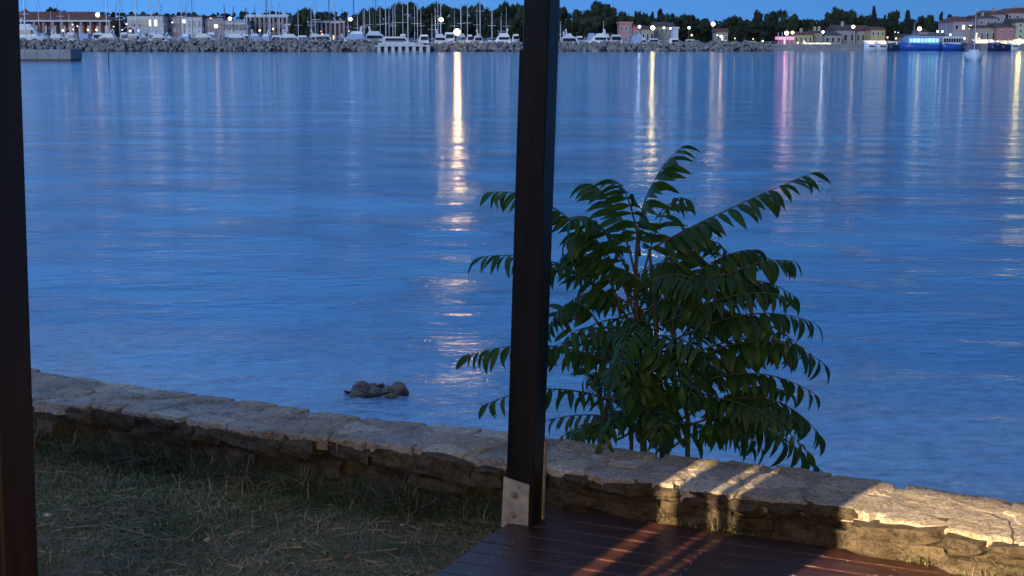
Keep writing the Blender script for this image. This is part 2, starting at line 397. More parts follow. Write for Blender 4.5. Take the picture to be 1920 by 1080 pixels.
def wall():
    root = empty('stone_wall', uv(0, 5.0, -.1), 'low stone wall with flat mortared top running along the water edge', 'wall')
    inv = Vector(root.location)
    # mortar core: a rounded, uneven body from far below the water to the top
    b = MB(); us = np.linspace(U0, U1, 420); prof_n = 26; vs = []
    for i, u in enumerate(us):
        u = float(u); a, c = vnear(u), vfar(u)
        for j in range(prof_n):
            if j < 7:   # front face going up
                t = j / 6; v = a + .026 - .012 * t; z = -.30 + (WTOP - .022 + .30) * t
            elif j < 19:
                t = (j - 6) / 12; v = a + .006 + (c - a - .016) * t; z = WTOP + .0005
            else:
                t = (j - 18) / 7; v = c - .01 + .10 * t; z = WTOP - .01 - 1.5 * t
            p = uv(u, v, z)
            nn = noise.noise(Vector((p.x*6, p.y*6, p.z*8))); n2 = noise.noise(Vector((p.x*22, p.y*22, p.z*22)))
            if 6 < j < 18: p.z += .006 * nn + .004 * n2
            else: p += V * (.022 * nn + .008 * n2)
            if j in (6, 18): p.z -= .008 + .008 * nn
            vs.append(p - inv)
    fs = [(i*prof_n+j, (i+1)*prof_n+j, (i+1)*prof_n+j+1, i*prof_n+j+1) for i in range(len(us)-1) for j in range(prof_n-1)]
    b.add(vs, fs); b.m = [1 if (k_ % (prof_n-1)) < 6 else 0 for k_ in range(len(fs))]; b.build('mortar_core', [M['mortar'], M['stone_shaded']], root, smooth=True)  # front strips of the core take the colour with the shade in it
    # top: flat irregular stones (cells of scattered seeds), nearly flush with the mortar
    seeds = []; r = random.Random(8); u = U0 + .1
    while u < U1 - .1:
        w = vfar(u) - vnear(u); big = u > -1.1
        nrow = 2 if big else 3
        for k in range(nrow):
            seeds.append((u + r.uniform(-.07, .07), vnear(u) + w * ((k + .5 + r.uniform(-.28, .28)) / nrow), u))
        u += (.33 if big else .21) * r.uniform(.75, 1.3)
    ml = [M['stone_a'], M['stone_b'], M['stone_c'], M['stone_b']]
    for si, s in enumerate(seeds):
        a = vnear(s[2]); c = vfar(s[2])
        ul, ur = s[0] - .45, s[0] + .45
        poly = [(ul, vnear(ul) - .008), (s[0], a - .014), (ur, vnear(ur) - .008), (ur, vfar(ur) + .01), (s[0], c + .01), (ul, vfar(ul) + .01)]
        for q in seeds:
            if q is not s and abs(q[0] - s[0]) < .9 and poly: poly = clip_poly(poly, s, q)
        if len(poly) < 3: continue
        cx = sum(p[0] for p in poly)/len(poly); cy = sum(p[1] for p in poly)/len(poly)
        sh = r.uniform(.70, .98); poly = [(cx + (p[0]-cx)*sh, cy + (p[1]-cy)*sh) for p in poly]
        poly = rough_edge(poly, .035, .013, si); k = len(poly)
        z1 = WTOP + r.uniform(-.001, .006); tilt = (r.uniform(-.02, .02), r.uniform(-.02, .02)); th = .05
        rings = []
        for (ins, dz) in ((1.0, -th), (1.0, -.006), (.965, -.001), (.80, .001)):
            rings.append([uv(cx + (p[0]-cx)*ins, cy + (p[1]-cy)*ins, z1 + dz + (p[0]-cx)*tilt[0] + (p[1]-cy)*tilt[1] + .004*noise.noise(Vector((p[0]*20, p[1]*20, ins*3)))) - inv for p in poly])
        vs = [p for rg in rings for p in rg] + [uv(cx, cy, z1 + .002) - inv]
        fs = [(q*k+j, q*k+(j+1) % k, (q+1)*k+(j+1) % k, (q+1)*k+j) for q in range(3) for j in range(k)]
        fs += [(3*k+j, 3*k+(j+1) % k, 4*k) for j in range(k)]
        b = MB(); b.add(vs, fs); b.build('stone', ml[r.randrange(4)], root)
    # front face: rough blocks in two to three uneven courses
    shapes = []
    for q in range(12):
        bm = bmesh.new(); bmesh.ops.create_cube(bm, size=1); bmesh.ops.subdivide_edges(bm, edges=bm.edges[:], cuts=2, use_grid_fill=True)
        for vv in bm.verts:
            c = vv.co; l = max(abs(c.x), abs(c.y), abs(c.z)); rnd = c.normalized() * .62
            vv.co = c.lerp(rnd, .22); vv.co += Vector(noise.noise_vector(c * 2.8 + Vector((q*7.3, 0, 0)))) * .22
        me = bpy.data.meshes.new('stone'); bm.to_mesh(me); bm.free()
        me.materials.append([M['stone_shaded'], M['stone_face'], M['stone_shaded']][q % 3]); shapes.append(me)
    for course in range(3):
        u = -6.6
        while u < 5.2:
            on_deck = u > DU
            if on_deck: hs = [(.018, .085), (.088, .045), (None, 0)]
            else: hs = [(-.10, .085), (-.015, .085), (.068, .075)]
            zc, hh = hs[course]
            L = random.uniform(.10, .30) * (1.25 if u > -1.1 else 1)
            if zc is None: break
            if random.random() < .88:
                p = uv(u + L/2, vnear(u + L/2) + .055 - random.uniform(0, .03), zc + random.uniform(-.01, .01))
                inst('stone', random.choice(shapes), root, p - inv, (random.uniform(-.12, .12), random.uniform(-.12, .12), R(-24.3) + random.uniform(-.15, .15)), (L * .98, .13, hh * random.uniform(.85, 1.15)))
            u += L * .97
    return root
WALL = wall()

def rock_mesh(name, seed, mt, sub=2, jag=.35):
    bm = bmesh.new(); bmesh.ops.create_icosphere(bm, subdivisions=sub, radius=1)
    r = random.Random(seed)
    pl = [Vector((r.gauss(0, 1), r.gauss(0, 1), r.gauss(0, 1))).normalized() for _ in range(7)]; ds = [r.uniform(.45, .8) for _ in pl]
    for v in bm.verts:
        for n_, d in zip(pl, ds):
            t = v.co.dot(n_)
            if t > d: v.co -= n_ * (t - d) * .9
        v.co += Vector(noise.noise_vector(v.co * 1.7 + Vector((seed * 3.1, 0, 0)))) * jag * .4
    me = bpy.data.meshes.new(name); bm.to_mesh(me); bm.free(); me.materials.append(mt); return me

# ---- rocks standing out of the water
M['searock'] = mat('shore_rock', (.24, .20, .155), .8, .45, 14, .01, 50)
M['searock_d'] = mat('wet_shore_rock', (.06, .05, .04), .4, .4, 14, .01, 50)
for i, (px, py, w, h, mt, lab) in enumerate([
    (697, 722, 26, 20, 'searock', 'middle stone at the back of the rock pile in the sea'),
    (728, 729, 30, 22, 'searock', 'rounded brown stone beside the broad one of the rock pile'),
    (655, 735, 18, 10, 'searock_d', 'lowest dark stone awash at the left end of the rock pile'),
    (676, 722, 34, 32, 'searock', 'tallest pointed stone at the left of the little rock pile in the sea'),
    (668, 737, 30, 14, 'searock', 'low flat stone at the left foot of the rock pile in the sea'),
    (700, 733, 30, 24, 'searock', 'pale angular stone in the middle of the rock pile in the sea'),
    (716, 722, 30, 20, 'searock_d', 'dark wet stone at the back of the rock pile in the sea'),
    (744, 727, 40, 30, 'searock', 'broad brown stone at the right end of the rock pile in the sea'),
    (730, 740, 26, 16, 'searock', 'small stone at the front right of the rock pile in the sea'),
    (685, 741, 24, 12, 'searock_d', 'small dark stone at the front of the rock pile in the sea'),
    (757, 733, 20, 24, 'searock_d', 'dark narrow stone closing the right of the rock pile in the sea')]):
    p = onz(px, py + h * .42, WATER); s = w / F * 11.2
    o = inst('sea_rock', rock_mesh('sea_rock', 40 + i, M[mt], 3, .8), None, (p.x, p.y, WATER + h/F*11.2*.22), (random.uniform(-.4, .4), random.uniform(-.4, .4), i * 1.7), (s * .64, s * .50, h/F*11.2*.52))
    tag(o, lab, 'rock', 'stones of the rock pile in the sea')

# ---- posts
def post(cu, cv, label, bracket):
    lean = R(1.7 if bracket else 1.2)
    c = uv(cu, cv, 0); root = empty('wooden_post', c, label, 'post', 'dark posts at the edge of the deck')
    root.rotation_euler = (0, lean, 0)
    rz = Matrix.Rotation(R(-24.3), 4, 'Z'); h = .0475; H = 2.75
    b = MB(); c_ = .004; pr = [(-h+c_, -h), (h-c_, -h), (h, -h+c_), (h, h-c_), (h-c_, h), (-h+c_, h), (-h, h-c_), (-h, -h+c_)]
    vs = []; zz = [0.0, .4, .9, 1.4, 1.9, H]
    for i, z in enumerate(zz):
        for (x, y) in pr: vs.append(rz @ Vector((x, y, z + .002)))
    fs = [(i*8+j, i*8+(j+1) % 8, (i+1)*8+(j+1) % 8, (i+1)*8+j) for i in range(len(zz)-1) for j in range(8)]
    fs += [tuple(range(8))[::-1], tuple((len(zz)-1)*8+j for j in range(8))]
    b.add(vs, fs); b.build('shaft', M['post'], root)
    if bracket:
        b = MB(); b.box(-h - .011, -h - .0005, -h + .004, h - .004, .16, 1.665, M=rz); b.build('cladding_board', M['post'], root)
        b = MB(); y0 = -h - .006; z0, z1 = -.03, .165; xl, xr = -h - .022, h - .014
        vs = [(xl, y0, z0+.012), (xl+.02, y0, z0-.006), (xl+.045, y0, z0+.016), (xl+.07, y0, z0+.010), (xr, y0, z0+.012), (xr, y0, z1-.016), (xl+.004, y0, z1)]
        n = len(vs); vs2 = [(x, y + .0052, z) for x, y, z in vs]
        b.add([rz @ Vector(p) for p in vs + vs2], [tuple(range(n)), tuple(range(n, 2*n))[::-1]] + [(i, n+i, n+(i+1) % n, (i+1) % n) for i in range(n)])
        pl = b.build('base_bracket', M['plate'], root)
        for (bx, bz) in ((-.020, .105), (-.022, .032)):
            q = MB(); ctr = Vector((bx, y0, bz))
            q.tube([rz @ (ctr), rz @ (ctr + Vector((0, -.003, 0)))], .0125, 14)
            q.tube([rz @ (ctr + Vector((0, -.0025, 0))), rz @ (ctr + Vector((0, -.011, 0)))], .0085, 6)
            q.tube([rz @ (ctr + Vector((0, -.010, 0))), rz @ (ctr + Vector((0, -.018, 0)))], .0045, 8)
            q.build('bolt', M['bolt'], pl)
        b = MB(); b.box(h + .0008, h + .0058, h - .012, h + .004, -.01, .29, M=rz); b.build('bracket_flange', M['plate'], root)
post(-2.05, 4.655, 'tall black square post with pale bolted steel bracket at its foot', True)
post(-2.05, 2.093, 'near black post cut off by the left edge of the view, beside the grass', False)

# ---- lamp behind the viewer that lights the wall end, and unseen boards added to cut that light into stripes
LP = Vector((-3.2, -1.2, 2.35))
def az(x, y): return math.atan2(y - LP.y, x - LP.x)
root = empty('wall_lamp', (LP.x, LP.y, 0), 'warm lamp on a pole behind the viewer', 'lamp')
b = MB(); b.tube([(0, 0, -.1), (0, 0, LP.z - .12)], .03, 8); b.box(-.09, .09, -.09, .09, LP.z + .10, LP.z + .13); b.tube([(-.07, -.07, LP.z - .13), (-.07, -.07, LP.z + .11)], .008, 4); b.build('pole', M['lamp_post'], root)
sphere_mb(.03, 12, 8).build('bulb', lm(WARM, 20), root, loc=(0, 0, LP.z))
ld = bpy.data.lights.new('lamp_light', 'SPOT'); lo = bpy.data.objects.new('lamp_light', ld); link(lo)
ld.energy = 11500; ld.color = (1, .74, .42); ld.shadow_soft_size = .007; ld.spot_size = R(70); ld.spot_blend = .3
lo.location = LP + Vector((.045, .07, 0)); tgt = Vector((1.6, 4.9, 0)) - LP; lo.rotation_euler = tgt.to_track_quat('-Z', 'Y').to_euler()
root = empty('stripe_blocker', (-2.0, .7, -.1), 'unseen upright boards added behind the viewer to stripe the lamp light', 'screen')
spans = [(R(98), R(59.35)), (R(58.9), R(57.85)), (R(57.72), R(57.32)), (R(57.20), R(54.5))]
D = 2.2; dm = az(.6, 5.0)
def header(a0, a1, ks, n=4):  # added boards that stop lamp light from passing beyond the wall
    for i in range(n):
        p0, p1 = a0 + (a1 - a0) * i / n, a0 + (a1 - a0) * (i + 1) / n
        d0 = (D + .05) / math.cos(p0 - dm); d1 = (D + .05) / math.cos(p1 - dm); o_ = root.location
        q0 = LP + Vector((math.cos(p0), math.sin(p0), 0)) * d0; q1 = LP + Vector((math.cos(p1), math.sin(p1), 0)) * d1
        z0, z1 = LP.z - ks * (d0 - .083), LP.z - ks * (d1 - .083); nn = (q1 - q0).normalized(); nn = Vector((-nn.y, nn.x, 0)) * .009
        lo_ = [Vector((v.x, v.y, z)) - o_ for v, z in ((q0 - nn, z0), (q1 - nn, z1), (q1 + nn, z1), (q0 + nn, z0))]
        hi_ = [Vector((v.x, v.y, 2.72 + o_.z * 0)) for v in lo_]
        b = MB(); b.add(lo_ + hi_, [(0,3,2,1),(4,5,6,7),(0,1,5,4),(1,2,6,5),(2,3,7,6),(3,0,4,7)]); b.build('light_stop_board', M['wood'], root)
header(R(60), R(55.5), .290)
header(R(55.5), R(52), .288, 2)
header(R(52), R(32), .2865)
for a0, a1 in spans:
    n = max(1, int(abs(a0 - a1) / R(7))); 
    for i in range(n):
        p0, p1 = a0 + (a1 - a0) * i / n, a0 + (a1 - a0) * (i + 1) / n
        q0 = LP + Vector((math.cos(p0), math.sin(p0), 0)) * (D / math.cos(min(1.0, abs(p0 - dm)))); q1 = LP + Vector((math.cos(p1), math.sin(p1), 0)) * (D / math.cos(min(1.0, abs(p1 - dm))))
        q0.z = q1.z = -.1; o_ = root.location; dd = (q1 - q0).normalized(); nn = Vector((-dd.y, dd.x, 0)) * .009
        b = MB(); vs = [q0 - nn, q1 - nn, q1 + nn, q0 + nn]; vs = [v - o_ for v in vs] + [v - o_ + Vector((0, 0, 2.7)) for v in vs]
        b.add(vs, [(0,3,2,1),(4,5,6,7),(0,1,5,4),(1,2,6,5),(2,3,7,6),(3,0,4,7)]); b.build('board', M['wood'], root)
root = empty('shade_wall', (0, -6, -.1), 'unseen wall added behind the viewer to shade the near ground', 'building')
b = MB(); b.box(-30, 30, -3, 0, 0, 5.2); b.build('wall', M['wood'], root)  # wide unseen wall, added to keep low sun and sky off the near ground
rz_ = Matrix.Rotation(R(-24.3), 4, 'Z')
root = empty('terrace_roof', (0, 0, 2.76), 'unseen timber roof added over the deck for shade, carried by the dark posts', 'roof')  # out of view, put in to keep sky light off deck and posts
for k in range(34):
    b = MB(); v_ = 4.78 - .28 * k; b.box(-2.0, 6.2, v_ - .272, v_, .10, .13, M=rz_); b.build('roof_board', M['wood'], root)
for u_ in (-2.0, -.2, 1.6, 3.4, 5.2):
    b = MB(); b.box(u_, u_ + .09, -4.6, 4.75, -.0, .098, M=rz_); b.build('rafter', M['post'], root)
ld2 = bpy.data.lights.new('warm_fill', 'POINT'); lo2 = bpy.data.objects.new('warm_fill', ld2); link(lo2)
ld2.energy = 430; ld2.color = (1, .78, .52); ld2.shadow_soft_size = .35; lo2.location = (-.3, -1.8, 2.5)  # added warm fill without a fixture, brightens grass, wall and plant

# ------------------------------------------------------------------ PLANT
def leaflet_mesh(seed, curve, length=1.0, width=.30, mt=None):
    b = MB(); n = 7; ang = 0; p = Vector((0, 0, 0)); pts = []
    for i in range(n + 1):
        t = i / n; pts.append((p.copy(), ang)); ang += curve / n; p = p + Vector((0, math.cos(ang), -math.sin(ang))) * (length / n)
    vs = []
    wd = [.12, .62, .95, 1.0, .88, .66, .36, .02]
    for i, (q, a_) in enumerate(pts):
        w = width * .5 * wd[i]; up = Vector((0, math.sin(a_), math.cos(a_)))
        cup = .22 * w
        vs += [q + Vector((-w * (1.0 + .06 * math.sin(seed + i)), 0, 0)) + up * cup, q, q + Vector((w * (1 + .06 * math.cos(seed + i)), 0, 0)) + up * cup]
    fs = []
    for i in range(n):
        for j in range(2): fs.append((i*3+j, i*3+j+1, (i+1)*3+j+1, (i+1)*3+j))
    b.add(vs, fs); return b.mesh('leaf', mt or M['leaf'], True)
for k_ in ('leaf', 'leaf_d', 'leaf_y'):
    n_ = M[k_].node_tree; pb = n_.nodes['Principled BSDF']; tr = n_.nodes.new('ShaderNodeBsdfTranslucent'); mx = n_.nodes.new('ShaderNodeMixShader'); mx.inputs[0].default_value = .28
    tr.inputs['Color'].default_value = (.05, .16, .015, 1); n_.links.new(pb.outputs[0], mx.inputs[1]); n_.links.new(tr.outputs[0], mx.inputs[2]); n_.links.new(mx.outputs[0], n_.nodes['Material Output'].inputs[0])
LV = [leaflet_mesh(i, c, 1, w, M['leaf'] if i % 2 else M['leaf_d']) for i, (c, w) in enumerate([(.9, .24), (1.3, .23), (1.7, .25), (.5, .22), (1.1, .27), (2.0, .24), (.7, .19)])] + [leaflet_mesh(9, 1.9, .8, .20, M['leaf_y'])]
PB = at(1215, 862, 5.95); PB.z = -.35
plant = empty('young_tree', PB, 'bushy dark green plant with long feathery leaves growing over the wall by the water', 'plant')
allpts = []
leaf_specs = []   # (priority, frond object, leaf mesh idx, matrix)
def bez(a, m, c, t): return a * (1-t)**2 + m * (2*t*(1-t)) + c * t*t
def frond(a, m, c, n=11, L=.135, prio=0, start=.16, droop=1.0):
    n = n + 1 if prio < .5 else n
    # m is a point the stalk passes at half way
    ctrl = m * 2 - (a + c) * .5
    pts = [bez(a, ctrl, c, i / 14) for i in range(15)]
    b = MB(); b.tube([p - PB for p in pts], [.0052 * (1 - .75 * i / 14) for i in range(15)], 5)
    fr = b.build('frond', M['rachis'], plant, True)
    for i in range(n + 1):
        last = i == n
        t = 1.0 if last else start + (1 - start) * ((i + .3) / (n + .05))
        p = bez(a, ctrl, c, t); d = (bez(a, ctrl, c, min(1, t + .02)) - bez(a, ctrl, c, t - .02)).normalized()
        up = Vector((0, 0, 1)); side = d.cross(up)
        if side.length < .2: side = d.cross(Vector((0, 1, 0)))
        side.normalize(); up2 = side.cross(d).normalized()
        if up2.z < 0: up2 = -up2
        s = math.sin(math.pi * (.22 + .60 * t)) ** .55
        for sd_ in ((0,) if last else (-1, 1)):
            tt = random.uniform(-.10, .10)
            if last: y = (d - Vector((0, 0, .45)) * droop).normalized()
            else: y = (side * sd_ * 1.0 + d * (.30 + .55 * t * t + tt) + up2 * .10 - Vector((0, 0, 1)) * (.18 + random.uniform(0, .25)) * droop).normalized()
            z = (up2 - y * up2.dot(y)).normalized(); x = y.cross(z)
            k = L * s * random.uniform(.86, 1.12)
            R3 = Matrix((x, y, z)).transposed() @ Matrix.Rotation(random.uniform(-.35, .35) * (1 if not last else 3), 3, 'Y')
            Mx = Matrix.Translation(p - PB + Vector((0, 0, 0))) @ R3.to_4x4() @ Matrix.Scale(k, 4)
            vi = random.choice((0, 1, 2, 5, 4, 6, 1) if droop > .8 else (0, 3, 4, 1, 6))
            if random.random() < .025: vi = 7
            if last: vi = 4; k = 0 or k * 1.1
            if last: Mx = Matrix.Translation(p - PB) @ R3.to_4x4() @ Matrix.Scale(k, 4)
            leaf_specs.append((prio + random.uniform(0, .2), fr, vi, Mx))
    return fr
def P(px, py, y): return at(px, py, y)
def ff(a, m, c, ya, ym, yc, **k): return frond(P(*a, ya), P(*m, ym), P(*c, yc), **k)
# the fronds that show singly against the water
ff((1192,500),(1212,370),(1276,278), 5.9,5.9,5.85, n=9, L=.150)
ff((1215,470),(1350,400),(1520,325), 5.9,5.85,5.8, n=14, L=.150, start=.12)
ff((1250,560),(1340,490),(1418,468), 5.9,5.85,5.8, n=10, L=.125)
ff((1290,560),(1400,500),(1488,490), 5.9,5.75,5.7, n=10, L=.120)
ff((1240,610),(1370,556),(1472,556), 5.85,5.7,5.6, n=10, L=.115)
ff((1260,640),(1400,590),(1528,606), 5.85,5.7,5.6, n=11, L=.140)
ff((1260,700),(1410,640),(1545,682), 5.85,5.7,5.6, n=12, L=.140)
ff((1260,740),(1400,700),(1526,738), 5.85,5.7,5.6, n=11, L=.125)
ff((1270,790),(1420,745),(1536,815), 5.85,5.7,5.6, n=12, L=.145)
ff((1290,800),(1405,790),(1540,882), 5.85,5.75,5.65, n=12, L=.145)
ff((1180,600),(1060,500),(900,482), 5.9,5.75,5.65, n=13, L=.130)
ff((1185,560),(1060,405),(925,360), 5.9,5.9,5.9, n=13, L=.130)
ff((1192,520),(1155,400),(1108,345), 5.9,5.95,6.0, n=9, L=.140)
ff((1190,540),(1130,430),(1075,408), 5.9,5.8,5.7, n=9, L=.150)
ff((1180,610),(1105,480),(1040,500), 5.9,5.95,6.0, n=10, L=.135)
ff((1180,700),(1040,650),(882,664), 5.9,5.8,5.7, n=13, L=.125)
ff((1190,770),(1050,730),(916,756), 5.9,5.7,5.6, n=12, L=.115)
ff((1180,800),(1110,778),(1010,792), 5.95,6.0,6.05, n=9, L=.100)
ff((1205,520),(1245,400),(1285,372), 5.9,6.0,6.1, n=8, L=.120)
ff((1130,760),(1070,620),(1062,575), 5.95,6.0,6.05, n=7, L=.110)
ff((1240,500),(1290,430),(1330,425), 5.9,6.05,6.2, n=8, L=.115)
ff((1190,590),(1118,450),(1058,462), 5.9,5.85,5.8, n=10, L=.135)
ff((1225,540),(1300,452),(1368,478), 5.9,6.0,6.1, n=10, L=.13)
ff((1235,600),(1330,520),(1405,538), 5.9,5.8,5.7, n=10, L=.125)
ff((1200,480),(1180,380),(1150,338), 5.9,5.8,5.75, n=8, L=.13)
# inner fronds, towards and away from the viewer
rr_ = random.Random(21)
for i in range(68):
    px = rr_.uniform(1110, 1340); py = rr_.choice([rr_.uniform(520, 640), rr_.uniform(600, 830), rr_.uniform(640, 820)]) if i < 58 else rr_.uniform(780, 845)
    a = P(px, py, 5.9 + rr_.uniform(-.12, .12))
    th = rr_.uniform(-math.pi, math.pi); L = rr_.uniform(.38, .62) * (1 - .35 * (py < 600))
    dx, dy = math.cos(th) * L, math.sin(th) * L
    if a.x + dx > P(1490, 600, 5.9).x: dx = P(1490, 600, 5.9).x - a.x
    if a.x + dx < P(1030, 600, 5.9).x: dx = P(1030, 600, 5.9).x - a.x
    if dy < -.42: dy = -.42
    rise = rr_.uniform(.06, .16); c = a + Vector((dx, dy, rise - rr_.uniform(.02, .18))); m = (a + c) / 2 + Vector((0, 0, rr_.uniform(.05, .10)))
    lim = WTOP + .05
    if c.z < lim and c.y < 5.7: c.z = lim; m.z = max(m.z, lim + .08)
    frond(a, m, c, n=rr_.randint(9, 12), L=rr_.uniform(.105, .135), prio=1 - .2 * (py < 620), droop=rr_.uniform(.8, 1.3))
# stems
def stem(pts, r0, r1):
    w = [P(*p) for p in pts]; w[0] = Vector((w[0].x, max(w[0].y, 5.95), -.55))
    b = MB(); n = len(w); b.tube([q - PB for q in w], [r0 + (r1 - r0) * i / (n-1) for i in range(n)], 7); b.build('stem', M['stem'], plant, True)
stem([(1215,870,6.0),(1205,780,5.95),(1200,690,5.92),(1194,600,5.9),(1192,500,5.9),(1200,430,5.9)], .016, .006)
stem([(1235,870,6.0),(1245,780,5.95),(1235,690,5.9),(1225,560,5.9),(1218,470,5.9)], .014, .006)
stem([(1290,870,6.0),(1290,790,5.92),(1275,700,5.88),(1262,610,5.88),(1262,560,5.9)], .012, .006)
stem([(1130,850,6.0),(1132,790,5.97),(1150,700,5.93),(1178,610,5.9)], .012, .005)
stem([(1180,870,6.0),(1185,790,5.95),(1184,700,5.92),(1182,600,5.9)], .010, .005)
leaf_specs.sort(key=lambda s: s[0])
big = MB()
for i, (pr, fr, vi, Mx) in enumerate(leaf_specs):
    if i < 300:
        o = bpy.data.objects.new('leaf', LV[vi]); link(o, fr); o.matrix_local = Mx
    else:
        me = LV[vi]; big.add([Mx @ v.co for v in me.vertices], [tuple(p.vertices) for p in me.polygons], vi % 2)
o = big.build('foliage', [M['leaf_d'], M['leaf']], plant, True); o['kind'] = 'stuff'

# ------------------------------------------------------------------ GRASS
def grass():
    g = MB()
    vs = []; fs = []; ms = []
    def blade(x, y, z, h, w, th, lean, mi):
        b = len(vs); dx, dy = math.cos(th), math.sin(th); sx, sy = -dy * w, dx * w
        for (t, ww) in ((0, 1), (.5, .7), (1, 0)):
            o_ = lean * h * t * t; zz = z + h * t * (1 - .35 * lean * t)
            if ww: vs.append((x + dx*o_ - sx*ww, y + dy*o_ - sy*ww, zz)); vs.append((x + dx*o_ + sx*ww, y + dy*o_ + sy*ww, zz))
            else: vs.append((x + dx*o_, y + dy*o_, zz))
        fs.append((b, b+1, b+3, b+2)); fs.append((b+2, b+3, b+4)); ms.extend((mi, mi))
    N = 120000; r = random.Random(3); c = 0
    while c < N:
        u = r.uniform(-5.2, DU - .01) if r.random() < .985 else r.uniform(-2.1, 2.0)
        vn = vnear(u); v = r.uniform(3.2, vn + .04) if u < DU else vn + r.uniform(-.02, .03)
        p = uv(u, v); 
        if abs(p.x / p.y) > .55 and u < DU: continue
        if u >= DU and (noise.noise(Vector((u * 1.1, 7, 0))) < .12): c += .2; continue
        d = noise.noise(Vector((p.x*1.3, p.y*1.3, 5))); d2 = noise.noise(Vector((p.x*5, p.y*5, 8)))
        near = max(0, 1 - (vn - v) / .28)
        if r.random() > .66 + .7*d + .6*d2 + .5*near: c += .25; continue
        q = r.random(); mi = 0
        pst = .22 + .45 * noise.noise(Vector((p.x*2.1, p.y*2.1, 1))) - .2 * near
        if q < pst: mi = 1
        elif q < pst + .25 + .4 * near: mi = 2
        h = r.uniform(.008, .030) * (1 + 1.2 * max(0, d)) + near * r.uniform(0, .09) * (r.random() < .6)
        if r.random() < .006: h += r.uniform(.04, .09); mi = 1
        z = gz(p.x, p.y) if u < DU else -.02
        blade(p.x, p.y, z - .004, h, r.uniform(.0012, .0028), r.uniform(0, 6.28), r.uniform(.4, 2.2), mi); c += 1
    for k in range(1500):   # dead straw lying flat
        u = r.uniform(-5.0, DU - .03); v = r.uniform(3.0, vnear(u) - .03); p = uv(u, v); z = gz(p.x, p.y) + r.uniform(.004, .016)
        th = r.uniform(0, 6.28); l = r.uniform(.012, .05); w = r.uniform(.0010, .0022); dx, dy = math.cos(th) * l, math.sin(th) * l; sx, sy = -math.sin(th) * w, math.cos(th) * w
        b = len(vs); vs.extend([(p.x - dx - sx, p.y - dy - sy, z), (p.x - dx + sx, p.y - dy + sy, z), (p.x + dx + sx, p.y + dy + sy, z + r.uniform(-.003, .006)), (p.x + dx - sx, p.y + dy - sy, z)]); fs.append((b, b+1, b+2, b+3)); ms.append(1)
    for k in range(620):
        u = r.uniform(-1.9, 2.6) if k % 4 < 1 else r.uniform(-5, -2.1); v = vnear(u) + (r.uniform(-.035, .03) if u > DU else r.uniform(-.12, .02))
        if u > DU and noise.noise(Vector((u * 2.3, 3, 1))) < -.02: continue
        for q in range(r.randint(12, 34)):
            p = uv(u + r.gauss(0, .035), v + r.gauss(0, .012)); z = .0 if u > DU else gz(p.x, p.y)
            blade(p.x, p.y, z - .01, r.uniform(.03, .115) if u > DU else r.uniform(.05, .19) * (.7 + noise.noise(Vector((u * 1.7, 2, 4)))), r.uniform(.0012, .0026), r.uniform(0, 6.28), r.uniform(.3, 1.6), r.choice((0, 1, 1, 2) if u > DU else (0, 2, 2, 1, 2)))
    g.v = vs; g.f = fs; g.m = ms
    o = g.build('grass', [M['blade_g'], M['blade_s'], M['blade_d']]); tag(o, 'short patchy dry grass and weeds in front of the stone wall', 'grass', kind='stuff')
grass()
for i, (px, py, w) in enumerate([(713,927,26),(735,936,12),(795,918,26),(755,975,12),(388,1004,20),(362,1002,10),(90,957,24),(925,955,14)]):
    p = onz(px, py, -.08); s = w / F * 5.3 * .5
    o = inst('pebble', rock_mesh('pebble', 90 + i, M['stone_a'], 2), None, (p.x, p.y, gz(p.x, p.y) + s * .2), (.2, .1, i), (s, s * .7, s * .45))
    tag(o, 'small pale stone lying in the dry grass before the wall', 'stone', 'pale stones in the grass')
for i, pts in enumerate([[(757,925),(768,950),(764,975),(790,990)],[(300,1005),(350,1004),(380,975)],[(620,962),(600,975),(572,988)],[(1380,950),(1330,968),(1290,978)],[(120,980),(200,978),(290,1000)]]):
    b = MB(); w = [onz(px, py, -.07 if px < 1000 else .02) for px, py in pts]
    w = [Vector((q.x, q.y, (gz(q.x, q.y) if px_[0] < 1000 else .0) + .014 + .006 * (k % 2))) for k, (q, px_) in enumerate(zip(w, pts))]
    o = b.tube(w, .0022, 5) or b.build('twig', M['twig'])
    tag(o, 'thin dry twig lying near the foot of the stone wall', 'twig', 'dry twigs on the ground')



# ------------------------------------------------------------------ FAR SHORE
def zat(px, py, Y): return at(px, py, Y).z
def xat(px, Y): return at(px, 80, Y).x
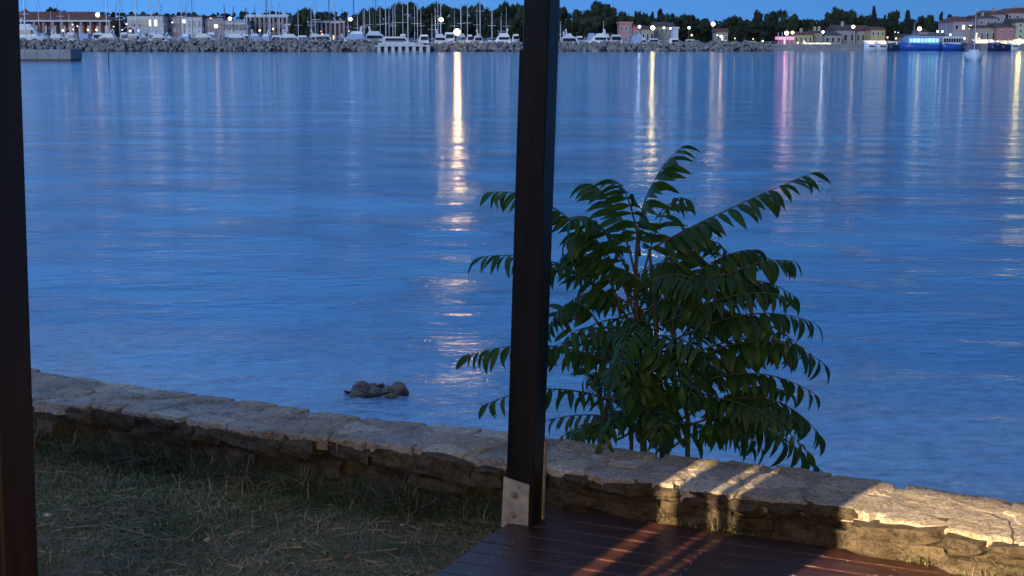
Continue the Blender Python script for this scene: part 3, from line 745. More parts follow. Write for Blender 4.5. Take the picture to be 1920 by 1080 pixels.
# breakwater -----------------------------------------------------------------
RM = [rock_mesh('rock', 10 + i, [M['rock'], M['rock_b'], M['rock']][i % 3], 2, .5) for i in range(9)]
def breakwater(px0, px1, Y0, Y1, ytop, label, nobj, seed):
    r = random.Random(seed)
    a = at(px0, 80, Y0); c = at(px1, 80, Y1); a.z = c.z = 0; d = (c - a); L = d.length; d.normalize(); n_ = Vector((d.y, -d.x, 0))
    if n_.y > 0: n_ = -n_
    root = empty('breakwater', (a.x, a.y, WATER), label, 'breakwater'); inv = Vector(root.location)
    top = zat(960, ytop, (Y0 + Y1) / 2)
    b = MB(); n = max(4, int(L / 3)); vs = []
    for i in range(n + 1):
        q = a + d * (L * i / n)
        for (o_, z) in ((0, WATER - .6), (-3.2, top - .8), (-6.5, top - .7), (-11, WATER - .5)):
            vs.append(q - n_ * (-o_) + Vector((0, 0, z)) - inv)
    b.add(vs, [(i*4+j, (i+1)*4+j, (i+1)*4+j+1, i*4+j+1) for i in range(n) for j in range(3)]); b.build('rubble_core', M['rock_wet'], root)
    spots = []
    m = int(L * 10)
    for k in range(m):
        t = r.random(); e = r.random() ** .9
        z = WATER + .15 + (top - WATER - .5) * e; off = 3.0 * e + r.uniform(-.3, .5)
        s = r.uniform(.32, .78) * (1.2 - .3 * e)
        q = a + d * (L * t) - n_ * off + Vector((0, 0, z)); spots.append((s, q))
    spots.sort(key=lambda s: -s[0])
    stuff = MB()
    for k, (s, q) in enumerate(spots):
        rot = Euler((r.uniform(-1, 1), r.uniform(-1, 1), r.uniform(0, 6))); scl = (s * r.uniform(.8, 1.3), s * r.uniform(.7, 1.1), s * r.uniform(.6, .9))
        me = RM[(k * 7) % 9]
        if k < nobj: inst('rock', me, root, q - inv, rot, scl)
        else:
            Mx = Matrix.Translation(q - inv) @ rot.to_matrix().to_4x4() @ Matrix.Diagonal((*scl, 1))
            me = RM1[(k * 7) % 5]
            stuff.add([Mx @ v.co for v in me.vertices], [tuple(p.vertices) for p in me.polygons], k % 2)
    o = stuff.build('small_rocks', [M['rock'], M['rock_b']], root); o['kind'] = 'stuff'
RM1 = [rock_mesh('rock', 30 + i, M['rock'], 1, .5) for i in range(5)]
YB = 345
breakwater(-140, 706, 352, 342, 71.5, 'grey rock breakwater with white yachts showing over it, at the marina side', 300, 1)
breakwater(804, 1452, 342, 356, 76.5, 'grey rock breakwater from the bright lamp to the far village', 260, 2)
# low lit pier between the two breakwaters
a = at(704, 90, 338); c = at(806, 90, 338)
root = empty('landing_pier', (a.x, a.y, WATER), 'low pale pier on short piles lit by warm light between the breakwaters', 'pier'); Lp = c.x - a.x
b = MB(); b.box(0, Lp, 0, 5, 1.15, 1.45); b.box(.5, Lp - 3, .8, 5, 1.47, 2.0); b.build('platform', M['white'], root)
b = MB(); b.box(0, Lp, 1.5, 4.5, .1, 1.14); b.build('dark_underside', M['rock_wet'], root)
for k in range(8):
    b = MB(); x = .4 + (Lp - 1.2) * k / 7; b.box(x, x + .75, .2, 1.45, -.3, 1.15); b.build('pile', M['white'], root)
for k in range(9):
    b = MB(); x = .5 + (Lp - 1.2) * k / 8; b.box(x, x + .06, .3, .36, 1.45, 2.45); b.build('rail_post', M['steel'], root)
b = MB(); b.box(.5, Lp - .6, .3, .35, 2.4, 2.46); b.build('handrail', M['steel'], root)
# concrete mole at the left, behind the post
a = at(-60, 100, 190); c = at(133, 100, 190)
root = empty('concrete_mole', (a.x, 190, WATER), 'long low concrete mole ending in the water before the breakwater', 'mole')
b = MB(); n = 9; Lm = c.x - a.x
for k in range(n): 
    b = MB(); b.box(Lm*k/n, Lm*(k+1)/n - .04, 0, 5, .25, 1.42 + .02 * (k % 3)); b.build('concrete_block', M['quay'], root)
b = MB(); b.box(.1, Lm - .1, .12, 4.9, -1, .26); b.build('wet_base', M['rock_wet'], root)
p = at(203, 110, 150); b = MB(); b.tube([(0,0,-.6), (.03,0,1.0), (.06,0,1.75)], .06, 6); o = b.build('channel_stake', M['alud'], loc=(p.x, p.y, WATER)); tag(o, 'thin dark stake standing in the water before the breakwater', 'stake')

# land and quay -----------------------------------------------------------------
b = MB(); pts = [(-900, 478), (80, 474), (150, 430), (xat(1470, 385), 385), (xat(1480, 380), 378), (900, 378), (2500, 420), (2500, 1500), (-2500, 1500), (-2500, 478)]
# land sheet as strips
xs = np.linspace(-1500, 1500, 120); vs = []
def shore(x):
    return float(np.interp(x, [-1500, 20, 60, xat(1480, 378), 1500], [474, 474, 400, 378, 378]))
def hz(x, y):
    return 0.35 + max(0, y - 520) * .004
for x in xs:
    s_ = shore(float(x))
    for (yy, z) in ((s_, WATER - .5), (s_ + .02, .3), (s_ + 15, .35), (s_ + 150, .8), (1400, 3.5), (6500, 10)): vs.append((float(x) * (1 if yy < 2000 else 5), yy, z))
b.add(vs, [(i*6+j, (i+1)*6+j, (i+1)*6+j+1, i*6+j+1) for i in range(len(xs)-1) for j in range(5)])
tag(b.build('land', M['land'], smooth=False), kind='structure')
b = MB(); x0 = xat(1440, 374); b.box(0, 260, 0, 3.6, -.8, 1.45); b.box(-.1, 260, -.15, .3, 1.1, 1.55); o = b.build('quay_wall', M['quay'], loc=(x0, 374, WATER)); tag(o, 'low stone quay in front of the lit village houses', 'quay')

# lamps -----------------------------------------------------------------------
SPH = {}
def globe(px, py, Y, rpx, c, s, parent, base):
    p = at(px, py, Y); r = rpx / F * Y
    k = (round(r, 2), tuple(c), s)
    if k not in SPH: SPH[k] = sphere_mb(r, 10, 7).mesh('lamp_globe', lm(c, s))
    return inst('lamp_globe', SPH[k], parent, p - base)
def lamp(px, py, Y, rpx, c, s, label, group='lit lamps along the far shore', name='street_lamp', pole=True, foot=.4):
    p = at(px, py, Y); base = Vector((p.x, p.y, foot)); root = empty(name, base, label, 'lamp', group)
    if pole:
        b = MB(); h = p.z - foot; b.tube([(0, .1, -.4), (0, .1, h * .5), (0, .1, h - rpx/F*Y*.6)], [.09, .07, .05], 6); b.build('pole', M['lamp_post'], root)
        b = MB(); b.box(-.25, .25, -.2, .25, h + rpx/F*Y*.8, h + rpx/F*Y*.8 + .12); b.build('lamp_hood', M['lamp_post'], root)
    globe(px, py, Y, rpx, c, s, root, base)
lamp(857, 60, 347, 5.6, (1, .60, .26), 42, 'big dazzling warm lamp on the breakwater, brightest light of the shore', foot=1.0)
lamp(827, 37, 425, 3.6, WW, 40, 'bright high lamp among the masts before the dark trees')
lamp(1224, 52, 372, 3.4, (1, .72, .26), 50, 'tall warm lamp on the breakwater before the brown-roofed house')
lamp(1337, 45, 372, 3.6, WW, 14, 'tall double lamp standing at the village end of the breakwater')
lamp(1352, 68, 372, 2.2, WARM, 12, 'low orange lamp beneath the tall double lamp near the village')
lamp(657, 36, 430, 3.2, WHITE, 6, 'white lamp on a slim pole left of the dark wood')
lamp(345, 40, 476, 3.0, (.9, .95, .5), 6, 'yellowish wall light between the white marina blocks')
lamp(405, 49, 474, 3.6, WW, 4, 'warm light under the porch of the white marina block')
lamp(431, 35, 476, 3.4, WW, 4, 'white lamp above the window band of the marina block')
lamp(183, 28, 476, 4.0, WW, 5, 'floodlight on the roof edge of the long brick hall')
lamp(1292, 52, 372, 2.4, WHITE, 5, 'white lamp beside the dark hedge near the village')
lamp(1245, 52, 378, 2.0, WHITE, 4, 'small white lamp right of the grey roof')
lamp(1257, 53, 378, 2.0, WHITE, 4, 'small white lamp under the white canopy')
lamp(1199, 50, 400, 2.2, WHITE, 25, 'small white lamp on the pink stepped house')
lamp(1475, 62, 384, 4.0, (1, .70, .60), 5, 'pale lamp over the pink lit bar')
lamp(1486, 61, 384, 3.0, WW, 4, 'right hand lamp over the pink lit bar')
lamp(1543, 60, 384, 2.0, WHITE, 20, 'small lamp by the grey roofs of the village')
lamp(1600, 50, 392, 3.0, WW, 10, 'lamp on the gable of the broad roofed house')
lamp(1724, 54, 400, 4.0, WW, 4, 'lamp lighting the little hut among the cypresses')
lamp(1758, 59, 400, 2.0, WHITE, 4, 'left lamp of the pair under the slim cypress')
lamp(1767, 59, 400, 2.0, WHITE, 4, 'right lamp of the pair under the slim cypress')
lamp(1782, 65, 396, 2.0, WHITE, 4, 'low lamp at the foot of the cypresses by the tall house')
lamp(1808, 72, 378, 2.0, WHITE, 5, 'bare bulb on the quay behind the moored boat')
lamp(1911, 78, 378, 5.0, YEL, 9, 'yellow lamp at the pale green house on the quay')
small = [(797,87,3.2,WARM,60),(118,57,3.6,WW,14),(136,46,2.2,WW,14),(137,55,2.5,WARM,14),(165,56,3.6,WARM,14),(181,56,4,WARM,12),(145,49,2,WHITE,12),(213,50,2,WW,12),(229,56,2,WW,12),(237,45,2.8,WW,14),(244,58,4,WW,12),(261,58,4,WW,12),(323,42,2.2,WHITE,14),(395,34,2,WW,12),
 (487,57,3.5,YEL,14),(512,54,3,YEL,14),(604,65,3.6,ORG,26),(654,58,2,WW,10),(602,59,2,ORG,10),
 (1272,80,2.6,YEL,10),(1297,66,3,YEL,16),(1308,80,2.6,WW,12),(1334,79,4,YEL,16),(1345,66,2.6,YEL,14),(1362,77,4.2,WW,12),(1378,72,2,YEL,14),(1412,73,2,YEL,8),(1430,77,3.2,WHITE,9),(1440,83,3,WW,8),(1455,84,3,WW,10),
 (1496,80,3,WW,12),(1508,78,3,YEL,10),(1520,82,2.6,YEL,10),(1540,82,2.6,YEL,9),(1555,82,3,YEL,9),(1571,88,3,WW,10),(1586,88,3,WW,9),(1608,86,2.4,ORG,10),
 (1664,70,3,ORG,8),(1680,72,3,WARM,10),(1678,60,1.6,WHITE,12),(1684,61,1.6,WHITE,10),(1836,72,3,WARM,8),(1850,79,3,WARM,8),(1862,82,3,WARM,8),(1878,80,3.4,WARM,10),(1889,79,3,WARM,9),(1900,78,3,YEL,9)]
def nearest_word(px):
    for lim, w in ((200, 'long brick hall'), (320, 'white marina blocks'), (520, 'marina offices'), (660, 'brown marina building'), (1300, 'boats of the breakwater'), (1400, 'breakwater village end'), (1460, 'dark village trees'), (1530, 'yellow house'), (1610, 'broad roofed house'), (1700, 'lit terrace'), (2000, 'pink and green houses')):
        if px < lim: return w
for (px, py, r_, c_, s_) in small:
    lamp(px, py, 390 if px < 1440 and px > 700 else (470 if px < 700 else 380), r_ * .62, c_, s_ * .06 + 1.2, 'small glowing lantern before the ' + nearest_word(px), 'small lanterns before the ' + nearest_word(px), 'lantern', pole=True)

# pink lit bar ------------------------------------------------------------------
M['glow_pink'] = emat('pink_lit_cloth', (1, .10, .34), .7)
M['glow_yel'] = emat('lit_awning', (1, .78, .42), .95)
a = at(1458, 88, 382); c = at(1490, 70, 382)
root = empty('beach_bar', (a.x, 382, .4), 'little beach bar washed in pink light at the edge of the village', 'bar'); w = c.x - a.x; h = c.z - .4
b = MB(); b.box(0, w, 0, 4, 2.0, h - .6); b.build('lit_canopy', M['glow_pink'], root)
for k in range(5): b = MB(); b.box(w*k/4.2, w*k/4.2 + .15, -.1, .05, 0, h + (1.2 if k < 2 else 0)); b.build('canopy_pole', M['white'], root)
b = MB(); b.box(.2, w - .2, .5, 1.1, 0, 1.1); b.build('counter', M['pinkw'], root)
PINKL = empty('flag_lamp', at(1474, 84, 379) , 'pink neon tube lamp on the front of the beach bar', 'lamp'); 
b = MB(); b.tube([(-.4, 0, -.9), (-.4, 0, 1.6)], .22, 8); b.build('neon_tube', lm(PINK, 3), PINKL)

# buildings ---------------------------------------------------------------------
M['win_lit'] = emat('lit_window', (1, .72, .40), 1.6)
def building(name, label, px0, px1, ye, Y, depth, wm, roof, yr=None, rm='roof', rows=1, cols=4, ww=.5, wh=.5, lit=(), ybase=None, yw=None, colonnade=0, rz=0, cat='building', chim=0):
    a = at(px0, ye, Y); c = at(px1, ye, Y); w = c.x - a.x; z0 = .3 if ybase is None else zat(px0, ybase, Y); H = a.z - z0
    root = empty(name, (a.x, Y, z0), label, cat)
    b = MB(); b.box(0, w, 0, depth, -.5, H); b.build('wall', M[wm], root)
    if yr is not None: hr = zat(px0, yr, Y) - a.z
    e = .4
    b = MB()
    if roof == 'hip':
        i_ = min(w * .3, depth * .5)
        b.add([(-e,-e,H),(w+e,-e,H),(w+e,depth+e,H),(-e,depth+e,H),(i_,depth*.5,H+hr),(w-i_,depth*.5,H+hr)], [(0,1,5,4),(2,3,4,5),(1,2,5),(3,0,4),(0,3,2,1)])
    elif roof == 'gable':
        b.add([(-e,-e,H),(w+e,-e,H),(w+e,depth+e,H),(-e,depth+e,H),(-e,depth*.5,H+hr),(w+e,depth*.5,H+hr)], [(0,1,5,4),(2,3,4,5),(1,2,5),(3,0,4),(0,3,2,1)])
    elif roof == 'side':
        b.add([(-e,-e,H),(w+e,-e,H),(w+e,depth+e,H),(-e,depth+e,H),(w*.5,-e,H+hr),(w*.5,depth+e,H+hr)], [(0,4,5,3),(1,2,5,4),(0,1,4),(2,3,5),(0,3,2,1)])
    else: b.box(-.25, w + .25, -.25, depth + .25, H + .003, H + .5)
    ro = b.build('roof', M[rm], root)
    for k in range(chim):
        b = MB(); x = w * (k + .7) / (chim + .6); b.box(x, x + .7, depth*.35, depth*.35 + .6, H + .3, H + (hr if yr is not None else .5) + .9); b.build('chimney', M['beige'], ro)
    yt = H * .9; 
    if rows:
        cellw = w / cols; cellh = H / rows
        for j in range(rows):
            for i in range(cols):
                x = cellw * (i + .5 - ww/2); z = cellh * (j + .5 - wh/2)
                f = MB(); f.box(x - .12, x + cellw*ww + .12, -.10, -.001, z - .12, z + cellh*wh + .12); fo = f.build('window', M['steel'] if wm in ('white', 'grey') else M['white'], root)
                g = MB(); g.box(x, x + cellw*ww, -.14, -.101, z, z + cellh*wh); g.build('pane', M['win_lit'] if (j, i) in lit else M['glassd'], fo)
    if colonnade:
        b = MB(); b.box(-.4, w + .4, -2.6, -.3, H - .5, H + .05); b.build('fascia', M['white'], root)
        for k in range(colonnade + 1):
            b = MB(); x = w * k / colonnade; b.box(x - .3, x + .3, -2.5, -2.0, -.3, H - .5); b.build('column', M['mauve'], root)
    return root
building('brick_hall', 'long brick hall with red hipped roof and white eaves above the yachts', -20, 208, 38, 500, 16, 'brick', 'hip', 21, 'roof', 1, 14, .45, .5, lit=(), colonnade=13)
building('marina_block', 'white flat-roofed marina block with one lit balcony', 238, 306, 30, 500, 14, 'white', 'flat', None, 'roofd', 2, 7, .6, .45, lit={(1, 4), (1, 5)})
building('marina_block', 'mauve marina block with three window rows right of the lit balcony', 307, 338, 31, 506, 14, 'mauve', 'flat', None, 'roofd', 3, 4, .5, .45)
building('marina_block', 'white marina block with a small dome-like canopy on its roof', 340, 378, 32, 500, 14, 'white', 'flat', None, 'roofd', 2, 4, .3, .4)
building('marina_block', 'pinkish low marina block with a warm porch light', 379, 418, 34, 503, 14, 'mauve', 'flat', None, 'roofd', 2, 4, .5, .35)
building('marina_block', 'white marina block with a broad dark window band', 419, 462, 41, 496, 14, 'white', 'flat', None, 'steel', 2, 6, .7, .5)
building('marina_block', 'long pale marina building with dark upper windows over white columns', 463, 540, 30, 506, 14, 'grey', 'flat', None, 'white', 3, 9, .72, .5, lit={(0, 3)}, colonnade=9)
building('club_house', 'small white pavilion with a round window near the dark pines', 534, 553, 50, 490, 8, 'white', 'gable', 44, 'white', 1, 2, .3, .4)
building('brick_store', 'brown brick marina building behind steel columns and masts', 580, 646, 40, 500, 14, 'brownw', 'flat', None, 'brownw', 2, 8, .4, .5, lit={(0, 5)}, colonnade=8)
building('brick_store', 'small brown building between the store and the dark wood', 648, 672, 42, 500, 12, 'brownw', 'flat', None, 'roofd', 1, 3, .3, .5)
building('terrace_house', 'pink stepped house with small tower before the dark trees', 1162, 1185, 44, 420, 9, 'pinkw', 'flat', None, 'pinkw', 2, 3, .35, .4)
building('terrace_house', 'low pinkish wing joined to the stepped house', 1186, 1202, 50, 420, 9, 'pinkw', 'flat', None, 'roof', 1, 3, .35, .4)
building('house', 'brown-roofed house beside the tall warm lamp', 1203, 1226, 55, 415, 9, 'beige', 'gable', 48, 'roofd', 1, 3, .35, .4)
building('house', 'grey-roofed house right of the tall warm lamp', 1228, 1263, 50, 425, 10, 'beige', 'gable', 41, 'roofd', 2, 4, .3, .4)
building('shelter', 'white flat canopy on a post behind the breakwater', 1262, 1272, 54, 392, 5, 'white', 'flat', None, 'white', 0, 1)
building('house', 'small red-roofed house at the village end of the breakwater', 1344, 1365, 60, 400, 8, 'beige', 'gable', 53, 'roof', 1, 3, .35, .4, lit={(0, 1)})
building('house', 'yellow seafront house with red roof beside the pink bar', 1489, 1524, 65, 400, 10, 'yellow', 'gable', 59, 'roof', 1, 4, .28, .45, chim=1)
building('house', 'grey house with tall chimneys behind the lit terrace', 1524, 1546, 62, 404, 10, 'beige', 'gable', 56, 'roofd', 2, 3, .25, .35, chim=2)
building('house', 'low grey house with dark doorway left of the broad roof', 1546, 1578, 66, 402, 10, 'grey', 'hip', 57, 'roofd', 1, 3, .35, .45)
building('house', 'broad-roofed pale house with dark window at the lit terrace', 1568, 1604, 57, 410, 13, 'grey', 'gable', 46, 'roofd', 1, 3, .35, .4, chim=1)
building('house', 'grey gabled house with dark roof behind the seafront awning', 1605, 1632, 58, 412, 13, 'grey', 'gable', 47, 'roof', 1, 3, .3, .4)
building('house', 'yellow house with blue-white end behind the seafront awning', 1633, 1660, 56, 405, 10, 'yellow', 'gable', 50, 'roof', 2, 3, .3, .35)
building('hut', 'lit hut with pyramid roof among the cypresses', 1722, 1740, 60, 412, 7, 'beige', 'hip', 52, 'roofd', 1, 2, .3, .4)
building('house', 'long low building behind the blue excursion boats', 1695, 1790, 68, 404, 9, 'grey', 'gable', 64, 'roofd', 1, 12, .4, .4)
building('house', 'tall grey house with brown roof and two lit upper windows', 1788, 1826, 40, 400, 14, 'mauve', 'hip', 30, 'roof', 2, 3, .36, .36, lit={(1, 2), (1, 1)})
building('house', 'white gabled house with brown roof behind the moored boat mast', 1834, 1872, 34, 412, 14, 'mauve', 'gable', 28, 'roofd', 3, 3, .22, .28, chim=1)
building('house', 'beige low house with warm door between the tall house and the pink house', 1826, 1868, 52, 396, 10, 'beige', 'gable', 47, 'roofd', 1, 4, .25, .4, lit={(0, 0)})
building('house', 'mauve house high behind with red roof at the edge of the village', 1856, 1890, 27, 440, 14, 'mauve', 'gable', 19, 'roof', 3, 3, .25, .3, chim=1)
building('house', 'tall mauve house highest of the village rising behind the pale green one', 1886, 1945, 24, 440, 16, 'mauve', 'side', 14, 'roof', 4, 4, .25, .3, chim=1)
building('house', 'pink house with four small windows and lit arcade', 1869, 1903, 51, 394, 10, 'pinkw', 'gable', 43, 'roofd', 2, 2, .18, .22)
building('house', 'pale green house with a row of dark windows cut by the picture edge', 1905, 1960, 42, 394, 10, 'lime', 'gable', 34, 'roofd', 4, 3, .18, .35)
# awnings
for (x0, x1, yt, yb, lab) in ((1508, 1560, 80, 88, 'long lit terrace awning before the yellow seafront house'), (1562, 1602, 84, 92, 'lit terrace awning before the broad-roofed house'), (1623, 1664, 76, 84, 'bright white awning of the restaurant before the yellow house'), (1664, 1692, 78, 84, 'short lit awning beside the blue excursion boat'), (1828, 1866, 74, 84, 'warm lit restaurant terrace behind the moored boat'), (1872, 1904, 76, 84, 'lit arcade awning of the pink house'), (1905, 1945, 74, 84, 'lit ground floor awning of the pale green house')):
    a = at(x0, yt, 380); c = at(x1, yb, 380); w = c.x - a.x
    root = empty('awning', (a.x, 379.5, .4), lab, 'awning'); zt = a.z - .4
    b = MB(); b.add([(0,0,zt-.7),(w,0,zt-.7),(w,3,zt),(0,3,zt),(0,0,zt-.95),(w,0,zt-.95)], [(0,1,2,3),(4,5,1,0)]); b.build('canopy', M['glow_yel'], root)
    for k in range(5): b = MB(); x = (w - .12) * k / 4; b.box(x, x+.12, 0.02, .14, -.3, zt - .96); b.build('support', M['steel'], root)
    for k in range(4):
        b = MB(); x = w * (k + .3) / 4; b.box(x, x+1, .8, 1.6, .6, .68); b.box(x+.45, x+.55, 1.15, 1.25, -.2, .6); b.build('table', M['wood'], root)

# trees -----------------------------------------------------------------------
def crown_mesh(kind, seed, mt):
    r = random.Random(seed); q = np.random.default_rng(seed); b = MB(); vs = []; fs = []
    blobs = []
    if kind == 'round':
        for k in range(17):
            th = r.uniform(0, 6.28); z = r.uniform(.22, .92); rad = .42 * math.sin(math.pi * min(1, max(.12, (z*.95)))) ** .6
            blobs.append((math.cos(th)*rad*r.uniform(.3, 1), math.sin(th)*rad*r.uniform(.3, 1), z, r.uniform(.11, .2)))
    elif kind == 'conifer':
        for k in range(22):
            z = .12 + .86 * k / 22; rad = .30 * (1 - z) + .02; th = r.uniform(0, 6.28)
            blobs.append((math.cos(th)*rad*.7, math.sin(th)*rad*.7, z, rad*.6 + .03))
    else:
        for k in range(16):
            z = .06 + .90 * k / 16; rad = .5 * math.sin(math.pi * min(.98, .12 + .80 * z)) ** .7 * (1.25 - z*.6)
            blobs.append((r.uniform(-.1, .1), r.uniform(-.1, .1), z, rad*.62 + .02))
    per = 1500 // len(blobs)
    for (x, y, z, s) in blobs:
        for k in range(per):
            d = q.normal(size=3); d /= np.linalg.norm(d); rr2 = s * (.55 + .5 * q.random()); 
            sq = .85
            c = Vector((x + d[0]*rr2, y + d[1]*rr2, z + d[2]*rr2*sq * (.45 if kind == 'cypress' else 1)))
            a = Vector(q.normal(size=3)).normalized(); t = a.cross(Vector(q.normal(size=3))).normalized(); l = .016 + .016 * q.random()
            if kind == 'cypress': t = (t + Vector((0, 0, 1.5))).normalized(); a = a.cross(t).normalized()
            n_ = len(vs); vs += [c - a*l, c + t*l*1.4, c + a*l, c - t*l*1.2]; fs.append((n_, n_+1, n_+2, n_+3))
        # inner mass so the clump is not see-through
        n_ = len(vs); sp = sphere_mb(s * .72, 7, 5); off = Vector((x, y, z))
        for w_ in sp.v: vs.append(Vector((w_[0], w_[1], w_[2] * (.5 if kind == 'cypress' else .85))) + off + Vector(noise.noise_vector(Vector(w_)*9)) * s * .25)
        fs += [tuple(n_ + i for i in f) for f in sp.f]
    b.add(vs, fs); return b.mesh('crown', mt)
CR = {'round': [crown_mesh('round', 1, M['crown']), crown_mesh('round', 2, M['crown_b']), crown_mesh('round', 3, M['crown']), crown_mesh('round', 4, M['crown_b'])],
      'conifer': [crown_mesh('conifer', 5, M['cyp']), crown_mesh('conifer', 6, M['crown'])],
      'cypress': [crown_mesh('cypress', 7, M['cyp']), crown_mesh('cypress', 8, M['cyp'])]}
TM = MB(); TM.tube([(0,0,-.05),(.01,0,.2),(-.01,.01,.45),(0,0,.75)], [.03,.025,.018,.008], 6); TM.tube([(0,0,.25),(.12,.03,.5)], [.014,.006], 5); TM.tube([(0,0,.3),(-.13,-.02,.55)], [.014,.006], 5)
TM = TM.mesh('trunk', M['trunk'])
tk = 0
def tree(kind, px, ytop, wpx, Y, where, group):
    global tk
    tk += 1; p = at(px, ytop, Y); z0 = .3 + (Y - 480) * .003; H = p.z - z0; w = wpx / F * Y
    name = {'round': 'broadleaf_tree', 'conifer': 'conifer_tree', 'cypress': 'cypress_tree'}[kind]
    desc = {'round': 'dark bushy tree', 'conifer': 'dark pointed conifer', 'cypress': 'slim dark cypress'}[kind]
    root = empty(name, (p.x, Y, z0), desc + ' ' + where, 'tree', group, rz=0)
    vs = CR[kind]; me = vs[tk % len(vs)]; nat = {'round': .95, 'conifer': .5, 'cypress': .8}[kind]
    o = inst('crown', me, root, (0, 0, 0), (0, 0, tk * 2.4), (w / nat * 1.0, w / nat * 1.0, H / 1.06))
    inst('trunk', TM, root, (0, 0, 0), (0, 0, tk), (H, H, H))
G1 = 'trees of the dark wood behind the masts'
for i, (px, yt, w) in enumerate([(672,24,26),(690,15,30),(708,10,34),(728,12,30),(745,3,34),(762,1,34),(782,9,34),(802,8,38),(824,3,44),(846,10,36),(862,12,34),(876,7,34),(892,5,36),(908,17,34),(922,12,30),(939,0,42),(958,8,34),(972,4,30),(990,6,40),(1012,10,40),(1035,12,36)]):
    tree('round', px, yt - 1, w * 1.25, 520 + (i * 37 % 60), 'in the wood behind the masts', G1)
for i, px in enumerate(range(668, 1050, 14)):
    tree('round', px, 30 + (i * 7 % 12), 34, 500 + (i * 13 % 18), 'low before the wood behind the masts', 'lower trees of the dark wood')
G2 = 'trees right of the central post'
for i, (px, yt, w, k) in enumerate([(1050,10,34,'round'),(1078,14,36,'round'),(1097,22,26,'round'),(1112,14,40,'round'),(1132,-1,58,'round'),(1152,10,40,'round'),(1145,26,60,'round'),(1120,28,60,'round'),(1172,18,12,'conifer'),(1192,15,12,'conifer'),(1203,18,30,'round'),(1223,17,14,'conifer'),(1238,12,22,'conifer'),(1250,22,34,'round'),(1262,21,20,'conifer'),(1282,24,36,'round'),(1300,24,18,'conifer'),(1310,33,30,'round'),(1327,38,26,'round'),(1180,26,44,'round'),(1215,28,40,'round'),(1240,34,44,'round'),(1275,36,44,'round'),(1310,44,40,'round'),(1335,54,36,'round'),(1290,50,40,'round')]):
    wh = 'big and round, tallest right of the central post' if (px, yt) == (1132, -1) else 'on the hill behind the stepped house'
    tree(k, px, yt, w * 1.15, 450 + (i * 29 % 50), wh, None if (px, yt) == (1132, -1) else G2 + (' (conifers)' if k == 'conifer' else ''))
for i, (px, yt, w, k) in enumerate([(1365,29,28,'round'),(1382,27,30,'round'),(1398,36,30,'round'),(1418,13,16,'conifer'),(1428,18,34,'round'),(1445,20,34,'round'),(1460,15,34,'round'),(1478,24,34,'round'),(1490,22,24,'conifer'),(1500,33,28,'round'),(1516,33,26,'round'),(1530,38,24,'round'),(1375,46,40,'round'),(1400,46,46,'round'),(1430,40,50,'round'),(1460,42,50,'round'),(1485,46,40,'round'),(1510,50,36,'round')]):
    tree(k, px, yt, w * 1.15, 430 + (i * 23 % 40), 'in the clump left of the pink lit bar', 'trees of the clump by the pink bar' + (' (conifers)' if k == 'conifer' else ''))
for i, (px, yt, w, k) in enumerate([(1548,34,28,'round'),(1562,19,34,'round'),(1576,9,34,'round'),(1592,16,34,'round'),(1606,28,28,'round'),(1624,24,30,'round'),(1570,34,50,'round'),(1600,36,44,'round'),(1628,36,34,'round'),(1545,45,26,'round'),
     (1650,28,26,'round'),(1672,19,22,'round'),(1684,16,16,'round'),(1664,36,34,'round'),(1690,40,34,'round'),(1712,40,30,'round'),(1725,27,22,'round'),(1743,24,22,'round'),(1754,34,16,'round'),(1735,42,34,'round'),(1784,24,18,'round'),(1774,40,20,'round')]):
    tree(k, px, yt, w * 1.15, 440 + (i * 31 % 40), 'in the trees behind the broad-roofed house' if px < 1645 else 'among the cypresses by the excursion boats', 'trees behind the broad-roofed house' if px < 1645 else 'bushy trees among the cypresses')
for px, yt, w, wh in ((1639,4,13,'tall and sharp right of the broad-roofed house'), (1702,12,17,'full and tall over the little lit hut'), (1766,16,12,'standing alone left of the tall grey house'), (1781,22,13,'leaning against the tall grey house'), (1660,22,10,'thin, next to the sharpest cypress')):
    tree('cypress', px, yt, w * 1.1, 432, wh, None)
for px, yt, w, wh in ((46,15,20,'at the far left above the brick hall roof'), (102,11,38,'with round crown rising behind the brick hall roof'), (118,16,30,'lower, behind the ridge of the brick hall'), (565,11,24,'tallest of the clump left of the brown brick store'), (574,12,30,'right half of the clump left of the brown brick store'), (553,22,26,'lowest of the clump left of the brown brick store'), (610,18,24,'behind the brown brick store'), (262,23,26,'just over the roof of the white marina block'), (290,24,24,'behind the lit balcony roof'), (222,40,22,'between brick hall and marina block'), (245,50,14,'small, before the marina block'), (482,30,24,'behind the long pale marina building'), (660,30,20,'between the brown store and the wood')):
    tree('round', px, yt, w * 1.1, 530 if px not in (222, 245, 565, 574, 553) else 488, wh, None)
# far low wood line on the horizon
b = MB(); q = np.random.default_rng(4); vs = []; fs = []
for k in range(9000):
    px = q.uniform(-300, 2200); Y = 600 + q.uniform(0, 40)
    top = 26 if px < 650 else (36 if px < 1330 else 46)
    if 1340 < px < 1780: top = 40
    if px > 1780: top = 34
    top += 6 * noise.noise(Vector((px * .03, 0, 0)))
    py = q.uniform(top, 78); c = at(px, py, Y); l = q.uniform(.7, 1.6); a = Vector(q.normal(size=3)).normalized(); t = a.cross(Vector(q.normal(size=3))).normalized()
    n_ = len(vs); vs += [c - a*l, c + t*l, c + a*l, c - t*l]; fs.append((n_, n_+1, n_+2, n_+3))
b.add(vs, fs); tag(b.build('far_wood', M['cyp']), 'low dark line of distant woodland behind marina and village', 'woodland', kind='stuff')

